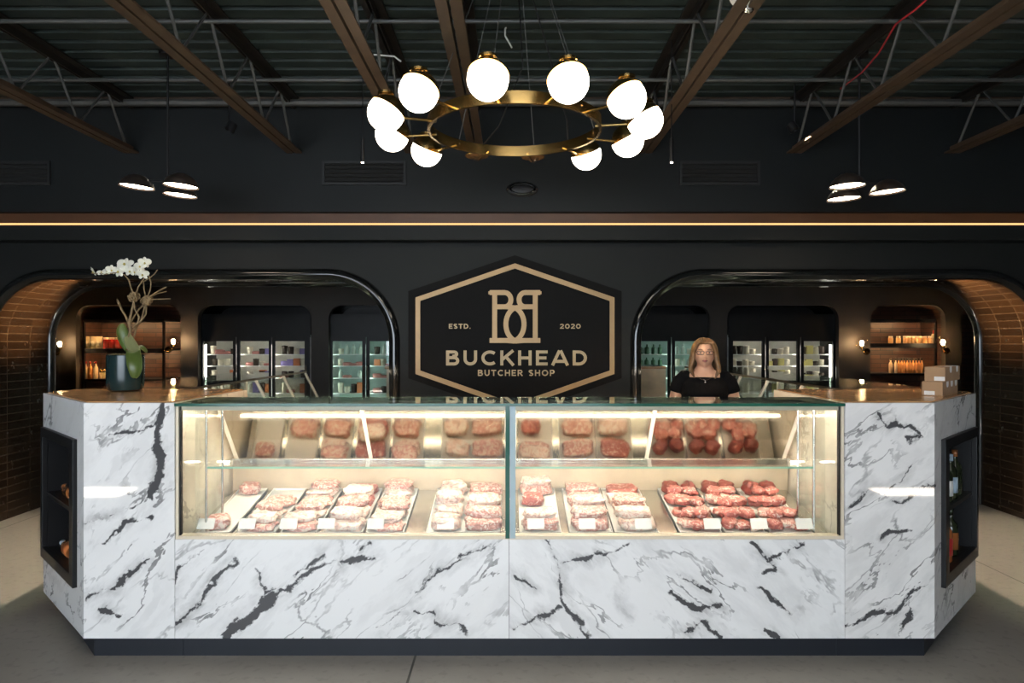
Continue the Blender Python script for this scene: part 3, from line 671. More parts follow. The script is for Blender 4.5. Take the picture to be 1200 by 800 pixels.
def corner(s,label,mat):
    cx=LX if s<0 else RX; ix=XL if s<0 else XR; ox=cx+s*.66
    t=thing('corner_cabinet',label,'cabinet',(cx,YF,0),0,'marble corner cabinets')
    lo,hi=min(cx,ix-s*-.0),max(cx,ix)
    lo,hi=(cx,ix-.002) if s<0 else (ix+.002,cx)
    MB().box(lo,hi,YF,YF+.02,ZB,ZT).build('front_panel',mat,t,bevel=.0015)
    u=Vector((s*1,1,0)).normalized(); nin=Vector((-s*1,1,0)).normalized(); L=.66*math.sqrt(2)
    Mc=Matrix(((u.x,0,nin.x,cx),(u.y,0,nin.y,YF),(0,1,0,0),(0,0,0,1)))
    nz0,nz1=.40,1.10; a0,a1=.185,.865
    MB().plate([rect(0,L,ZB,ZT),rect(a0,a1,nz0,nz1)],Mc,.02).build('angled_panel',mat,t)
    xs=sorted((ix,ix+s*.018)); MB().box(xs[0],xs[1],YF+.022,4.45,ZB,ZT).build('inner_panel',M['marble_lit'],t)
    xs=sorted((ox,ox-s*.02)); MB().box(xs[0],xs[1],YF+.665,4.45,ZB,ZT).build('outer_panel',mat,t)
    pl=[(cx+s*.0-s*.0,YF+.022),(ix+s*.02,YF+.022),(ix+s*.02,4.44),(ox-s*.022,4.44),(ox-s*.022,YF+.68)]
    MB().prism(pl,ZB,ZB+.02).build('bottom_board',M['black'],t)
    k=.088; MB().prism([(cx+s*.036-s*.036,YF+k),(ix,YF+k),(ix,4.44),(ox-s*k,4.44),(ox-s*k,YF+.66+.05),(cx-s*.0,YF+k)][:5],0,ZB).build('toe_kick',M['kick'],t)
    # niche
    D=.30; th=.012
    def slab(b,u0,u1,v0,v1,d0,d1):
        P=[Mc@Vector(p) for p in ((u0,v0,d0),(u1,v0,d0),(u1,v1,d0),(u0,v1,d0),(u0,v0,d1),(u1,v0,d1),(u1,v1,d1),(u0,v1,d1))]
        b.add(P,[(0,1,2,3),(4,5,6,7),(0,1,5,4),(1,2,6,5),(2,3,7,6),(3,0,4,7)]); return b
    b=MB(); slab(b,a0,a1,nz0,nz0+th,.0,D); slab(b,a0,a1,nz1-th,nz1,.0,D); slab(b,a0,a0+th,nz0,nz1,.0,D); slab(b,a1-th,a1,nz0,nz1,.0,D); slab(b,a0,a1,nz0,nz1,D-.01,D)
    b.build('niche_lining',M['black'],t)
    M_=Mc.copy(); M_.translation=Vector((cx,YF,0))-nin*.022
    MB().plate([rect(a0-.055,a1+.03,nz0-.045,nz1+.035),rect(a0+.02,a1-.015,nz0+.02,nz1-.02)],M_,.03).build('niche_frame',M['black'],t,bevel=.003)
    zs=.735
    slab(MB(),a0+th,a1-th,zs-.012,zs+.012,.004,D-.012).build('shelf',M['black'],t)
    return t,Mc
tl,ML=corner(-1,'white veined marble corner cabinet at the left end of the counter',M['marble_left'])
tr,MR=corner(1,'white veined marble corner cabinet at the right end of the counter',M['marble_right'])
for s,lab in ((-1,'oak worktop on the left corner under the potted orchid'),(1,'oak worktop on the right corner under the cardboard boxes')):
    cx=LX if s<0 else RX; ix=XL if s<0 else XR; ox=cx+s*.66
    poly=[(cx-s*.002,YF+.0215),(ix+s*.02,YF+.0215),(ix+s*.02,4.44),(ox-s*.022,4.44),(ox-s*.022,YF+.675)]
    o=MB().prism(poly,1.3352,1.3412).build('worktop',M['wood'],None,bevel=.002); tag(o,lab,'worktop','oak worktops')
# ------------------------------------------------------------------ front display case
dc=thing('display_case','long glass front meat display case with two veined marble base panels','display case',(-.01,3.6,0))
MB().box(XL,-.0165,YF,YF+.02,ZB,.635).build('base_panel',M['marble_a'],dc,bevel=.0015)
MB().box(-.0145,XR,YF,YF+.02,ZB,.635).build('base_panel',M['marble_b'],dc,bevel=.0015)
MB().box(XL+.002,XR-.002,YF+.002,YF+.06,.636,.652).build('sill',M['cream'],dc)
MB().box(XL+.002,XR-.002,YF+.088,4.15,0,ZB-.001).build('toe_kick',M['kick'],dc)
MB().box(XL+.004,XR-.004,YF+.03,4.17,ZB,.60).build('carcass',M['black'],dc)
MB().box(XL+.012,-.036,YF+.004,YF+.010,.653,1.316).build('front_pane',M['glass'],dc)
MB().box(.006,XR-.012,YF+.004,YF+.010,.653,1.316).build('front_pane',M['glass'],dc)
MB().box(-.034,-.012,YF-.001,YF+.014,.640,1.318).build('pane_edge',M['edge'],dc)
MB().box(-.011,.018,YF+.001,YF+.02,.640,1.318).build('pane_edge',M['edge_blue'],dc)
for x0,x1 in ((XL+.003,XL+.018),(XR-.018,XR-.003)): MB().box(x0,x1,YF+.001,YF+.025,.64,1.318).build('corner_post',M['cream'],dc)
for x in (XL+.022,XR-.026): MB().box(x,x+.004,YF+.003,YF+.03,.655,1.316).build('corner_seal',M['black'],dc)
MB().box(XL+.004,XR-.004,3.487,3.885,1.320,1.334).build('top_pane',M['glass_green'],dc)
MB().box(XL+.004,XR-.004,3.484,3.4865,1.319,1.334).build('top_pane_edge',M['edge'],dc)
MB().box(XL+.02,XR-.02,3.515,3.523,1.296,1.318).build('light_rail',M['cream'],dc)
for x0,x1 in ((XL+.06,-.05),(.03,XR-.06)):
    MB().tube([(x0,3.537,1.308),(x1,3.537,1.308)],.008,8).build('light_tube',M['case_led'],dc)
    MB().tube([(x0,3.905,.962),(x1,3.905,.962)],.005,8).build('light_tube',M['rear_led'],dc)
MB().box(-1.60,1.58,3.868,3.886,.950,.985).build('rear_rail',M['steel_bright'],dc,bevel=.004)
# sloping mirrored doors at the back
sd=Vector((0,.285,-.37)).normalized(); sn=Vector((0,-.37,-.285)).normalized(); mid=Vector((0,4.03,1.115)); hl=math.hypot(.285,.37)/2
xs=[XL+.05,-.86,-.03,.015,.82,XR-.05]
for a,c in ((0,1),(1,2),(3,4),(4,5)):
    MB().obox((( xs[a]+xs[c])/2,mid.y,mid.z),(1,0,0),sd,sn,(xs[c]-xs[a])/2-.012,hl-.012,.003).build('sliding_door',M['mirror'],dc)
b=MB()
for x in xs: b.obox((x,mid.y,mid.z),(1,0,0),sd,sn,.011,hl,.008)
b.obox((0,mid.y,mid.z)+sd*hl if False else Vector((-.011,mid.y,mid.z))+sd*hl,(1,0,0),sd,sn,(xs[-1]-xs[0])/2,.008,.008)
b.obox(Vector((-.011,mid.y,mid.z))-sd*hl,(1,0,0),sd,sn,(xs[-1]-xs[0])/2,.010,.010)
b.build('door_frame',M['white_metal'],dc)
DK=.115/.59; ZD=lambda y:.628+(y-3.58)*DK
dt=math.atan(DK)
MB().add([(XL+.03,3.56,ZD(3.56)),(XR-.03,3.56,ZD(3.56)),(XR-.03,4.172,ZD(4.172)),(XL+.03,4.172,ZD(4.172)),(XL+.03,3.56,.605),(XR-.03,3.56,.605),(XR-.03,4.172,.605),(XL+.03,4.172,.605)],
  [(0,1,2,3),(4,5,6,7),(0,1,5,4),(1,2,6,5),(2,3,7,6),(3,0,4,7)]) if False else None
b=MB(); b.add([(XL+.03,3.56,ZD(3.56)),(XR-.03,3.56,ZD(3.56)),(XR-.03,4.172,ZD(4.172)),(XL+.03,4.172,ZD(4.172)),(XL+.03,3.56,.603),(XR-.03,3.56,.603),(XR-.03,4.172,.603),(XL+.03,4.172,.603)],
  [(0,1,2,3),(4,5,6,7),(0,1,5,4),(1,2,6,5),(2,3,7,6),(3,0,4,7)]); b.build('deck',M['steel_bright'],dc)
MB().box(-1.655,1.62,3.562,3.574,.622,.648).build('front_rail',plain('grey_rail',(.30,.29,.27),.35,metal=.6),dc,bevel=.003)
MB().box(XL+.02,XR-.02,4.175,4.187,.60,.945).build('back_panel',plain('fawn_back_panel',(.44,.36,.265),.35),dc)
MB().box(XL+.02,XR-.02,4.19,4.20,.05,.935).build('rear_panel',M['steel_bright'],dc)
MB().box(-1.60,1.58,3.585,3.835,.984,.992).build('shelf',M['glass'],dc)
MB().box(-1.60,1.58,3.581,3.5845,.983,.993).build('shelf_edge',plain('shelf_green_edge',(.25,.5,.38),.2),dc)
for x in (-1.612,1.592):
    for y in (3.60,3.80): MB().tube([(x,y,.63+ (y-3.58)*DK),(x,y,1.318)],.007,8).build('shelf_post',M['steel_bright'],dc)
for x in (-1.635,1.617): MB().box(x-.003,x+.003,3.53,3.86,.66,1.316).build('end_pane',M['glass'],dc)
# ------------------------------------------------------------------ meat
M['lean']=meatmat('lean_beef',(.46,.135,.11),(.78,.58,.50),38,.58)
M['marbled']=meatmat('marbled_beef',(.58,.27,.225),(.82,.67,.58),42,.53)
M['pale']=meatmat('pale_pork',(.68,.45,.38),(.84,.73,.65),32,.50)
M['dark']=meatmat('dark_roast',(.27,.060,.048),(.48,.25,.20),30,.64)
rnd=random.Random(7)
def lump(name,w_,d_,h_,seed,pw=.6,amp=.12,n=26,m=14):
    """an uneven cut of meat, flat underneath, w by d by h, base at z=0"""
    b=MB(); S=Vector((seed*3.7,seed*1.3,seed*.7))
    for i in range(m+1):
        t=-PI/2+PI*i/m
        for k in range(n):
            a=2*PI*k/n; f=lambda c,p:math.copysign(abs(c)**p,c)
            q=Vector((f(math.cos(t),pw*.8)*f(math.cos(a),pw),f(math.cos(t),pw*.8)*f(math.sin(a),pw),f(math.sin(t),pw)))
            q*=1+amp*noise.noise(q*1.6+S)+amp*.6*noise.noise(q*3.5+S)+amp*.25*noise.noise(q*8+S)
            b.v.append(Vector((q.x*w_/2,q.y*d_/2,max(0,(q.z*.5+.5)*h_))))
    for i in range(m):
        for k in range(n): b.f.append((i*n+k,i*n+(k+1)%n,(i+1)*n+(k+1)%n,(i+1)*n+k))
    return b.mesh(name,'all',weld=True)
MESH={}
for v in range(4):
    MESH['steak',v]=lump('steak',.17,.115,.034,v+1,.62,.22)
    MESH['rack',v]=lump('rack',.19,.10,.055,v+11,.5,.18)
    MESH['roast',v]=lump('roast',.10,.085,.085,v+21,.85,.22)
    MESH['chop',v]=lump('chop',.085,.075,.036,v+31,.75,.35)
    MESH['slab',v]=lump('slab',.185,.15,.045,v+41,.5,.16)
    MESH['loin',v]=lump('loin',.12,.10,.06,v+51,.6,.2)
def meat(kind,v,mat,x,y,dz,rz,sc_,label,group):
    me=MESH[kind,v]
    key=(kind,v,mat)
    if key not in MESH:
        me=me.copy(); me.materials.clear(); me.materials.append(M[mat]); MESH[key]=me
    o=bpy.data.objects.new(kind if kind not in('loin',) else 'pork_loin',MESH[key]); C.objects.link(o)
    if kind=='steak': o.name='beef_steak'
    elif kind=='rack': o.name='meat_rack'
    elif kind=='roast': o.name='round_roast'
    elif kind=='chop': o.name='meat_chop'
    elif kind=='slab': o.name='meat_slab'
    o.location=(x,y,ZD(y)+.012+dz); o.rotation_euler=Matrix.Rotation(dt,4,'X').to_euler() if False else (Matrix.Rotation(dt,3,'X')@Matrix.Rotation(rz,3,'Z')).to_euler()
    o.scale=sc_ if isinstance(sc_,tuple) else (sc_,)*3
    tag(o,label,'meat',group); return o
WHERE=[('left',i+1) for i in range(7)]+[('right',i+1) for i in range(6)]
COL=[262,310,358,408,456,524,566,632,690,741,814,864,916]
HALF=[.085,.10,.095,.105,.10,.10,.095,.11,.115,.115,.11,.105,.11]
ROWS=[('front',3.655),('middle',3.80),('back',3.95),('rear',4.09)]
for ci,(px_,(side,num)) in enumerate(zip(COL,WHERE)):
    x=(px_-600)/800*3.72; hw=HALF[ci]
    nm='%s tray of %s pane'%(ORD[num],side)
    # tray
    b=MB(); z0=.0
    y0,y1=3.59,4.155
    def P(u,y,dz): return (x+u,y-dz*DK*.0,ZD(y)+dz)
    def slab3(b,u0,u1,ya,yb,d0,d1): b.add([P(u0,ya,d0),P(u1,ya,d0),P(u1,yb,d0),P(u0,yb,d0),P(u0,ya,d1),P(u1,ya,d1),P(u1,yb,d1),P(u0,yb,d1)],[(3,2,1,0),(4,5,6,7),(0,1,5,4),(1,2,6,5),(2,3,7,6),(3,0,4,7)])
    slab3(b,-hw,hw,y0,y1,.002,.008)
    for u0,u1,ya,yb in ((-hw,-hw+.006,y0,y1),(hw-.006,hw,y0,y1),(-hw,hw,y0,y0+.006),(-hw,hw,y1-.006,y1)): slab3(b,u0,u1,ya,yb,.002,.018)
    o=b.build('meat_tray',M['tray'],None,world=True); tag(o,'shallow white meat tray, %s from the left behind the %s pane'%(ORD[num],side),'tray','white trays in the display case')
    G='meat in the display case'
    for ri,(rn,y) in enumerate(ROWS):
        J=lambda a:rnd.uniform(-a,a); v=lambda:rnd.randrange(4)
        loc='%s row, %s'%(rn,nm)
        if ci in (10,11,12):
            if ri<3:
                for q,wd in ((-1,'left'),(0,'centre'),(1,'right')):
                    meat('chop',v(),'lean' if (q+ri+ci)%3 else 'marbled',x+q*.066+J(.008),y+J(.015)-.005,J(.002)+.003,J(1.5),(1.05,1.05,1.15+J(.2)),'pink chop, %s, %s'%(wd,loc),G)
                for q,wd in ((-.5,'left'),(.5,'right')):
                    meat('chop',v(),'lean',x+q*.075+J(.01),y+.05+J(.01),.038,J(1.5),(1.0,.95,1.1),'pink chop heaped on top, %s, %s'%(wd,loc),G)
            else:
                for q,wd in ((-1,'left'),(1,'right')):
                    meat('roast',v(),'dark',x+q*.05+J(.006),y-.01+J(.008),0,J(2),(.95,1,.95),'dark round roast, %s, %s'%(wd,loc),G)
        elif ci==0:
            if ri in (0,3): meat('loin',v(),'marbled',x,y+.01,0,J(.3),(.95,1,1.0),'small pink cut, '+loc,G)
        elif ci in (5,):
            meat('loin',v(),'pale',x+J(.01),y,0,J(.25),(1.25,1.15,1.15),'pale fatty pork cut, '+loc,G)
            if ri in (1,): meat('loin',v(),'pale',x+J(.01),y+.03,.06,J(.25),(1.1,1,1),'pale pork cut stacked on top, '+loc,G)
        elif ci in (6,8,9):
            if ri<3 or ci!=9:
                meat('rack',v(),'marbled' if ci!=9 else 'pale',x+J(.01),y,0,J(.12),(1,1.15,1),'marbled rack, '+loc,G)
                if ri<2: meat('rack',v(),'pale' if (ri+ci)%2 else 'marbled',x+J(.01),y+.03,.05,J(.12),(.93,.95,.8),'marbled rack stacked on top, '+loc,G)
            else: meat('slab',v(),'lean',x,y,0,J(.2),(1,.8,1),'red slab, '+loc,G)
        elif ci==7:
            if ri in (0,3): 
                meat('rack',v(),'marbled',x+J(.01),y+.01,0,J(.12),(1,1.1,.9),'thin marbled rack, '+loc,G)
                meat('rack',v(),'pale',x+J(.01),y+.03,.045,J(.12),(.9,.9,.7),'pale cut stacked on top, '+loc,G)
            elif ri==2: meat('loin',v(),'lean',x-.03,y,0,J(.3),1.0,'short red cut, '+loc,G)
        elif ci==3:
            meat('slab',v(),'pale' if ri<2 else 'lean',x+J(.01),y,0,J(.2),(1,.85,1),'broad pale cut, ' +loc,G)
            if ri<3: meat('slab',v(),'marbled' if ri==1 else 'pale',x+J(.02),y+.04,.042,J(.25),(.9,.75,.9),'broad cut stacked on top, '+loc,G)
        else:
            if ri==3 and ci in(1,): continue
            meat('steak',v(),'marbled' if ri%2==0 else 'pale',x+J(.01),y,0,J(.25),(1.02,1.1,1.0),'marbled steak, '+loc,G)
            if ri!=2: meat('steak',v(),'pale' if ri%2==0 else 'marbled',x+J(.015),y+.03,.031,J(.3),(.92,.95,.95),'marbled steak stacked on top, '+loc,G)
# price cards on the front rail
CARDS=[241,289,338,382,440,522,628,688,754,835,890,943]
for i,x in enumerate(CARDS):
    c=at(x,614,3.586)
    side='left' if x<600 else 'right'; k=i+1 if x<600 else i-5
    t=MB()
    t.obox((c.x,3.592,c.z+.001),(1,0,0),(0,1,-.55),(0,.55,1),.044,.0012,.028)
    t.obox((c.x,3.588,.648),(1,0,0),(0,1,0),(0,0,1),.044,.008,.0012)
    o=t.build('price_card',M['paper'],None); tag(o,'blank white price card, %s from the left behind the %s pane'%(ORD[k],side),'price card','white price cards on the front rail')
M['wing_led']=glow('wing_tube_light',(1,.84,.60),20)
# ------------------------------------------------------------------ wing display cases and rear counter
def wing(s,y1,label):
    xt,xb,xo=s*2.20,s*2.0,s*2.85; y0=4.46
    t=thing('side_display_case',label,'display case',(s*2.5,y0,0),0,'display cases running back through the arches')
    X=lambda a,b_:sorted((a,b_))
    a,c=X(xo,s*2.02); MB().box(a,c,y0,y1,.10,.66).build('base',M['marble_lit'],t)
    a,c=X(xo-s*.08,s*2.08); MB().box(a,c,y0,y1-.05,0,.10).build('toe_kick',M['kick'],t)
    a,c=X(xo,xt-s*.01); MB().box(a,c,y0,y1,1.322,1.335).build('top_pane',M['glass_green'],t)
    a,c=X(xt-s*.012,xt-s*.004); MB().box(a,c,y0,y1,1.318,1.336).build('top_rail',M['steel_bright'],t)
    a,c=X(xo,xo-s*.008); MB().box(a,c,y0,y1,.66,1.32).build('front_pane',M['glass_dim'],t)
    a,c=X(xo-s*.02,xb+s*.03); MB().box(a,c,y0+.01,y1-.01,.661,.70).build('deck',M['white'],t)
    a,c=X(xb+s*.004,xb+s*.02); MB().box(a,c,y0,y1,.66,.93).build('rear_panel',M['cream'],t)
    d=Vector((xb-xt,0,-.39)); L=d.length; d.normalize(); mid=Vector(((xt+xb)/2,0,1.12)); nn=Vector((d.z,0,-d.x)); nn.normalize()
    yy=[y0+.02]; 
    n=max(3,round((y1-y0)/.70)); st=[y0+.015+(y1-y0-.03)*i/n for i in range(n+1)]
    for i in range(n):
        MB().obox((mid.x,(st[i]+st[i+1])/2,mid.z),d,(0,1,0),nn,L/2-.01,(st[i+1]-st[i])/2-.01,.003).build('sliding_door',M['glass'],t)
    for q in st: MB().obox((mid.x,q,mid.z),d,(0,1,0),nn,L/2,.012,.010).build('stile',M['white_metal'],t)
    for q in st[1:-1:2]: MB().box(*X(xo-s*.3,xo-s*.28),q-.02,q+.02,.70,1.318).build('shelf_post',M['white_metal'],t)
    a,c=X(xo-s*.05,xt+s*.12); MB().box(a,c,y0+.05,y1-.05,1.0,1.008).build('shelf',M['glass'],t)
    MB().tube([(xt+s*.10,y0+.05,1.312),(xt+s*.10,y1-.05,1.312)],.007,6).build('light_tube',M['wing_led'],t)
    # glass end with its slanting edge
    for q in (y1-.006,):
        MB().plate([[(xo,.66),(xb,.66),(xb,.93),(xt,1.318),(xo,1.318)]],XZ(q),.006).build('end_pane',M['glass_dim'],t)
    return t
wing(-1,7.28,'lit glass display case running back through the left arch')
wing(1,8.66,'lit glass display case running back through the right arch behind the woman')
t=thing('back_counter','beige veined stone back counter beyond the sign wall','counter',(.3,9.0,0))
MB().box(-1.6,1.96,8.70,9.3,.08,1.30).build('body',plain('beige_stone',(.72,.60,.44),.35,vary=.25,scale=5),t)
MB().box(-1.6,1.96,8.76,9.3,0,.08).build('toe_kick',M['kick'],t)
MB().box(-1.62,1.96,8.68,9.32,1.30,1.335).build('top',M['wood'],t)
# ------------------------------------------------------------------ bottles in the corner niches
def bottle_prof(r,h): return [(0,0),(r*.92,0),(r,.01),(r,h*.60),(r*.85,h*.68),(r*.36,h*.78),(r*.33,h*.97),(r*.38,h*.975),(r*.38,h),(0,h)]
def bottle(name,label,cat,loc,rot,r,h,glass,lab,cap,group):
    t=thing(name,label,cat,loc,0,group); t.rotation_euler=rot
    def bld(b,nm,mat): return b.build(nm,mat,t,smooth='all',world=False)
    bld(MB().lathe(bottle_prof(r,h),(0,0,0),18),'body',glass)
    bld(MB().lathe([(r+.0008,h*.14),(r+.0008,h*.50)],(0,0,0),18),'label',lab)
    bld(MB().lathe([(r*.40,h*.86),(r*.42,h+.002),(0,h+.003)],(0,0,0),14),'cap',cap)
    return t
bg=plain('dark_bottle',(.02,.025,.012),.08); amber=plain('amber_bottle',(.30,.10,.03),.1); cork=plain('orange_capsule',(.55,.17,.05),.4); cream=plain('cream_label',(.70,.60,.42),.6); redc=plain('red_foil',(.40,.03,.03),.35); bluish=plain('pale_blue_foil',(.40,.50,.60),.35)
def niche_pt(Mc,u,z,d): return Mc@Vector((u,z,d))
G='bottles in the counter niches'
uL=Vector((-1,1,0)).normalized()
def lying(Mc,s,u,z,d): # bottle lying along the niche
    return niche_pt(Mc,u,z,d)
R1=(0,PI/2,math.radians(135)); 
bottle('wine_bottle','amber bottle lying on the upper shelf of the left niche','bottle',niche_pt(ML,.40,.788,.065),(0,PI/2,math.radians(135)),.040,.32,amber,amber,cork,G)
bottle('wine_bottle','bottle with pale label standing on the upper shelf of left niche','bottle',niche_pt(ML,.285,.748,.055),(0,0,0),.036,.17,M['white'],M['paper'],bluish,G)
bottle('wine_bottle','amber bottle lying on the lower floor of the left niche','bottle',niche_pt(ML,.42,.454,.06),(0,PI/2,math.radians(135)),.040,.32,amber,cork,bluish,G)
bottle('wine_bottle','white labelled bottle standing on the floor of the left niche','bottle',niche_pt(ML,.30,.413,.055),(0,0,0),.036,.20,bg,cream,redc,G)
bottle('wine_bottle','cream labelled wine bottle standing in the right niche upper shelf','bottle',niche_pt(MR,.46,.748,.055),(0,0,0),.038,.24,bg,M['paper'],cork,G)
bottle('wine_bottle','grey labelled wine bottle standing right of the cream one, right niche','bottle',niche_pt(MR,.57,.748,.055),(0,0,0),.038,.25,bg,bluish,bluish,G)
bottle('wine_bottle','dark wine bottle standing furthest right in the right niche','bottle',niche_pt(MR,.70,.748,.06),(0,0,0),.038,.26,bg,bg,amber,G)
bottle('wine_bottle','red foiled bottle standing on the floor of the right niche','bottle',niche_pt(MR,.44,.413,.055),(0,0,0),.040,.27,amber,redc,redc,G)
bottle('wine_bottle','dark bottle standing beside the red foiled one, right niche floor','bottle',niche_pt(MR,.60,.413,.06),(0,0,0),.040,.27,bg,amber,bg,G)
# ------------------------------------------------------------------ coolers in the alcoves
def hx(x): return (x-600)/800*11.12
PROD=[plain('cream_tub',(.72,.66,.52),.5),plain('dark_jar',(.06,.045,.035),.2),plain('orange_pack',(.60,.20,.08),.5),plain('violet_pack',(.22,.18,.42),.5),plain('pale_bottle',(.60,.66,.58),.2),plain('green_bottle',(.05,.12,.06),.15),plain('meat_pack',(.48,.20,.17),.4),plain('yellow_pack',(.62,.55,.20),.5)]
PN=['cream tub','dark jar','orange pack','violet box','pale bottle','green bottle','pink meat pack','yellow pack']
PMESH={}
def prod_mesh(k,hh):
    key=(k,hh)
    if key in PMESH: return PMESH[key]
    b=MB()
    if k in (0,1): b.lathe([(0,0),(.042,0),(.048,hh*.8),(.050,hh*.82),(.050,hh*.95),(0,hh)],(0,0,0),14)
    elif k in (4,5): b.lathe(bottle_prof(.036,hh),(0,0,0),14)
    elif k==6: b.rings([(0,0,0,.07,.05,.5),(0,0,hh*.45,.075,.055,.5),(0,0,hh*.55,.05,.04,.7)],16)
    else: b.box(-.05,.05,-.04,.04,0,hh); b.box(-.052,.052,-.042,.042,hh*.97,hh)
    me=b.mesh('product',k in(0,1,4,5)and'all'); me.materials.append(PROD[k]); PMESH[key]=me; return me
rnd=random.Random(11); door_no={'left':0,'right':0}
def cooler(arch,x0,x1,doors,led,tube_sides,label,pick):
    X0,X1=hx(x0),hx(x1); YB=11.16; t=thing('glass_door_cooler',label,'cooler',((X0+X1)/2,YB,0),0,'glass door coolers in the alcoves')
    top=1.72
    b=MB(); b.box(X0,X1,11.70,11.72,.06,top); b.box(X0,X0+.02,YB,11.70,.06,top); b.box(X1-.02,X1,YB,11.70,.06,top); b.box(X0,X1,YB,11.72,top,top+.04); b.box(X0,X1,YB,11.72,0,.12)
    b.build('cabinet',M['white'],t)
    MB().box(X0,X1,YB-.012,YB-.002,top+.0,2.10).build('grille',M['black'],t)
    MB().box(X0+.02,X1-.02,11.685,11.698,.12,top).build('back_lining',plain('cooler_lining_'+label[:6],(.74,.71,.62) if led=='led_warm' else (.52,.66,.60),.5),t)  # greenish tube light tinted into the lining colour of the cool coolers
    SH=[.52,.80,1.05,1.25,1.44] 
    for z in SH: MB().box(X0+.03,X1-.03,YB+.08,11.66,z-.014,z).build('shelf',M['white'],t)
    edges=[hx(a) for a,_ in doors]
    for i,(a,c) in enumerate(doors):
        A,Bx=hx(a),hx(c); door_no[arch]+=1; dn='%s cooler door, %s arch'%(ORD[door_no[arch]],arch)
        L=(X0 if i==0 else (hx(doors[i-1][1])+A)/2); R=(X1 if i==len(doors)-1 else (Bx+hx(doors[i+1][0]))/2)
        d=MB().plate([rect(L+.006,R-.006,.14,top),rect(A,Bx,.24,1.655)],XZ(YB-.045),.04).build('door',M['black'],t)
        MB().box(A-.004,Bx+.004,YB-.03,YB-.024,.236,1.659).build('pane',M['glass'],d)
        hxp=Bx+.03 if i%2==0 else A-.03
        MB().tube([(hxp,YB-.05,.85),(hxp,YB-.09,.87),(hxp,YB-.09,1.25),(hxp,YB-.05,1.27)],.009,6).build('handle',M['steel_bright'],d)
        # light tube on the mullion
        s=tube_sides[i]; shown=(arch=='left' and door_no[arch]==1) or (arch=='right' and door_no[arch]==5)
        tx=(A+.012 if s=='l' else Bx-.012) if shown else (A-.03 if s=='l' else Bx+.03)
        MB().tube([(tx,YB+.03,.30),(tx,YB+.03,1.60)],.014,8).build('light_tube',M[led],t)
        for si,z in ((1,.80),(2,1.05),(3,1.25),(4,1.44)):
            n=4; step=(Bx-A-.06)/n
            hmax={1:.20,2:.15,3:.14,4:.17}[si]
            for q in range(n):
                k=pick(door_no[arch],si,q)
                if k is None: continue
                hh=round(hmax*(.95 if k in (4,5) else rnd.choice((.55,.75,.85))),3)
                o=bpy.data.objects.new(PN[k].replace(' ','_'),prod_mesh(k,hh)); C.objects.link(o)
                o.location=(A+.03+step*(q+.5),YB+.16+rnd.uniform(0,.05),z)
                sn={1:'fourth',2:'third',3:'second',4:'top'}[si]
                tag(o,'%s, %s on %s shelf, %s'%(PN[k],ORD[q+1]+' from left',sn,dn),'food container','groceries in the coolers')
    return t
def mk(seed,ks,gaps=.04):
    r=random.Random(seed)
    def f(d,s,q): return None if r.random()<gaps else r.choice(ks)
    return f
cooler('left',234,363,[(238,273),(281,315),(322,357)],'led_warm','lll','three-door cooler with white light under the left arch',mk(1,[0,0,1,1,2,3,6,0]))
cooler('left',386,473,[(389.5,424.5),(433,468)],'led_cool','ll','two-door cooler with greenish light under the left arch',mk(2,[0,1,4,4,6,2,0]))
def wine(d,s,q): return 5 if d==1 else (4 if (q+s)%3 else 0)
cooler('right',743,830,[(747.5,782.5),(791,826)],'led_cool','rr','two-door cooler of bottles under the right arch behind the woman',wine)
cooler('right',854,981,[(859,893),(901,934),(942,976)],'led_warm','rrr','three-door cooler with white light under the right arch',mk(4,[0,1,1,0,7,6,0]))
# ------------------------------------------------------------------ nook shelving with jars and bottles
def nook(x0,x1,zs,label):
    X0,X1=px(x0)+.03,px(x1)-.03; t=thing('wall_shelf_unit',label,'shelf',((X0+X1)/2,11.3,0),0,'black shelf units in the brick nooks')
    for z in zs: MB().box(X0,X1,11.12,11.66,z-.035,z).build('shelf',M['black'],t)
    for x in (X0,X1-.03): MB().box(x,x+.03,11.12,11.16,0,1.98).build('upright',M['black'],t)
    MB().box(X0,X1,11.14,11.66,1.985,2.01).build('top_board',M['black'],t)
    MB().box(X0+.03,X1-.03,11.128,11.134,1.960,1.986).build('lip',M['black'],t)
    MB().box(X0,X1,11.120,11.128,zs[-1]-.075,zs[-1]-.03).build('lip',M['black'],t)
    for z in (zs[-1]-.052,1.972): MB().box(X0+.05,X1-.05,11.142,11.158,z,z+.012).build('light_bar',M['shelf_led'],t)
    return t
nook(89,190,(.35,1.035,1.535),'black shelf unit in the left brick nook behind the orchid')
nook(1020,1106,(.35,1.13,1.62),'black shelf unit in the right brick nook behind the boxes')
def sxp(x): return (x-600)/800*11.22
pouch=plain('kraft_pouch',(.62,.47,.27),.7); redj=plain('red_jar',(.50,.03,.02),.2); orb=plain('orange_bottle',(.66,.27,.08),.25); crb=plain('cream_bottle',(.70,.50,.28),.3); can=plain('amber_candle',(.66,.36,.14),.3)
def jar_mesh(r,hh):
    return MB().lathe([(0,0),(r*.95,0),(r,.01),(r,hh*.74),(r*.8,hh*.80),(r*.8,hh*.98),(0,hh)],(0,0,0),16)
def put(name,b,mat,x,z,lab,cat,grp,y=11.24,capmat=None,capb=None):
    t=thing(name,lab,cat,(sxp(x),y,z),0,grp); b.build('body',mat,t,smooth='all',world=False)
    if capb: capb.build('lid',capmat,t,smooth='all',world=False)
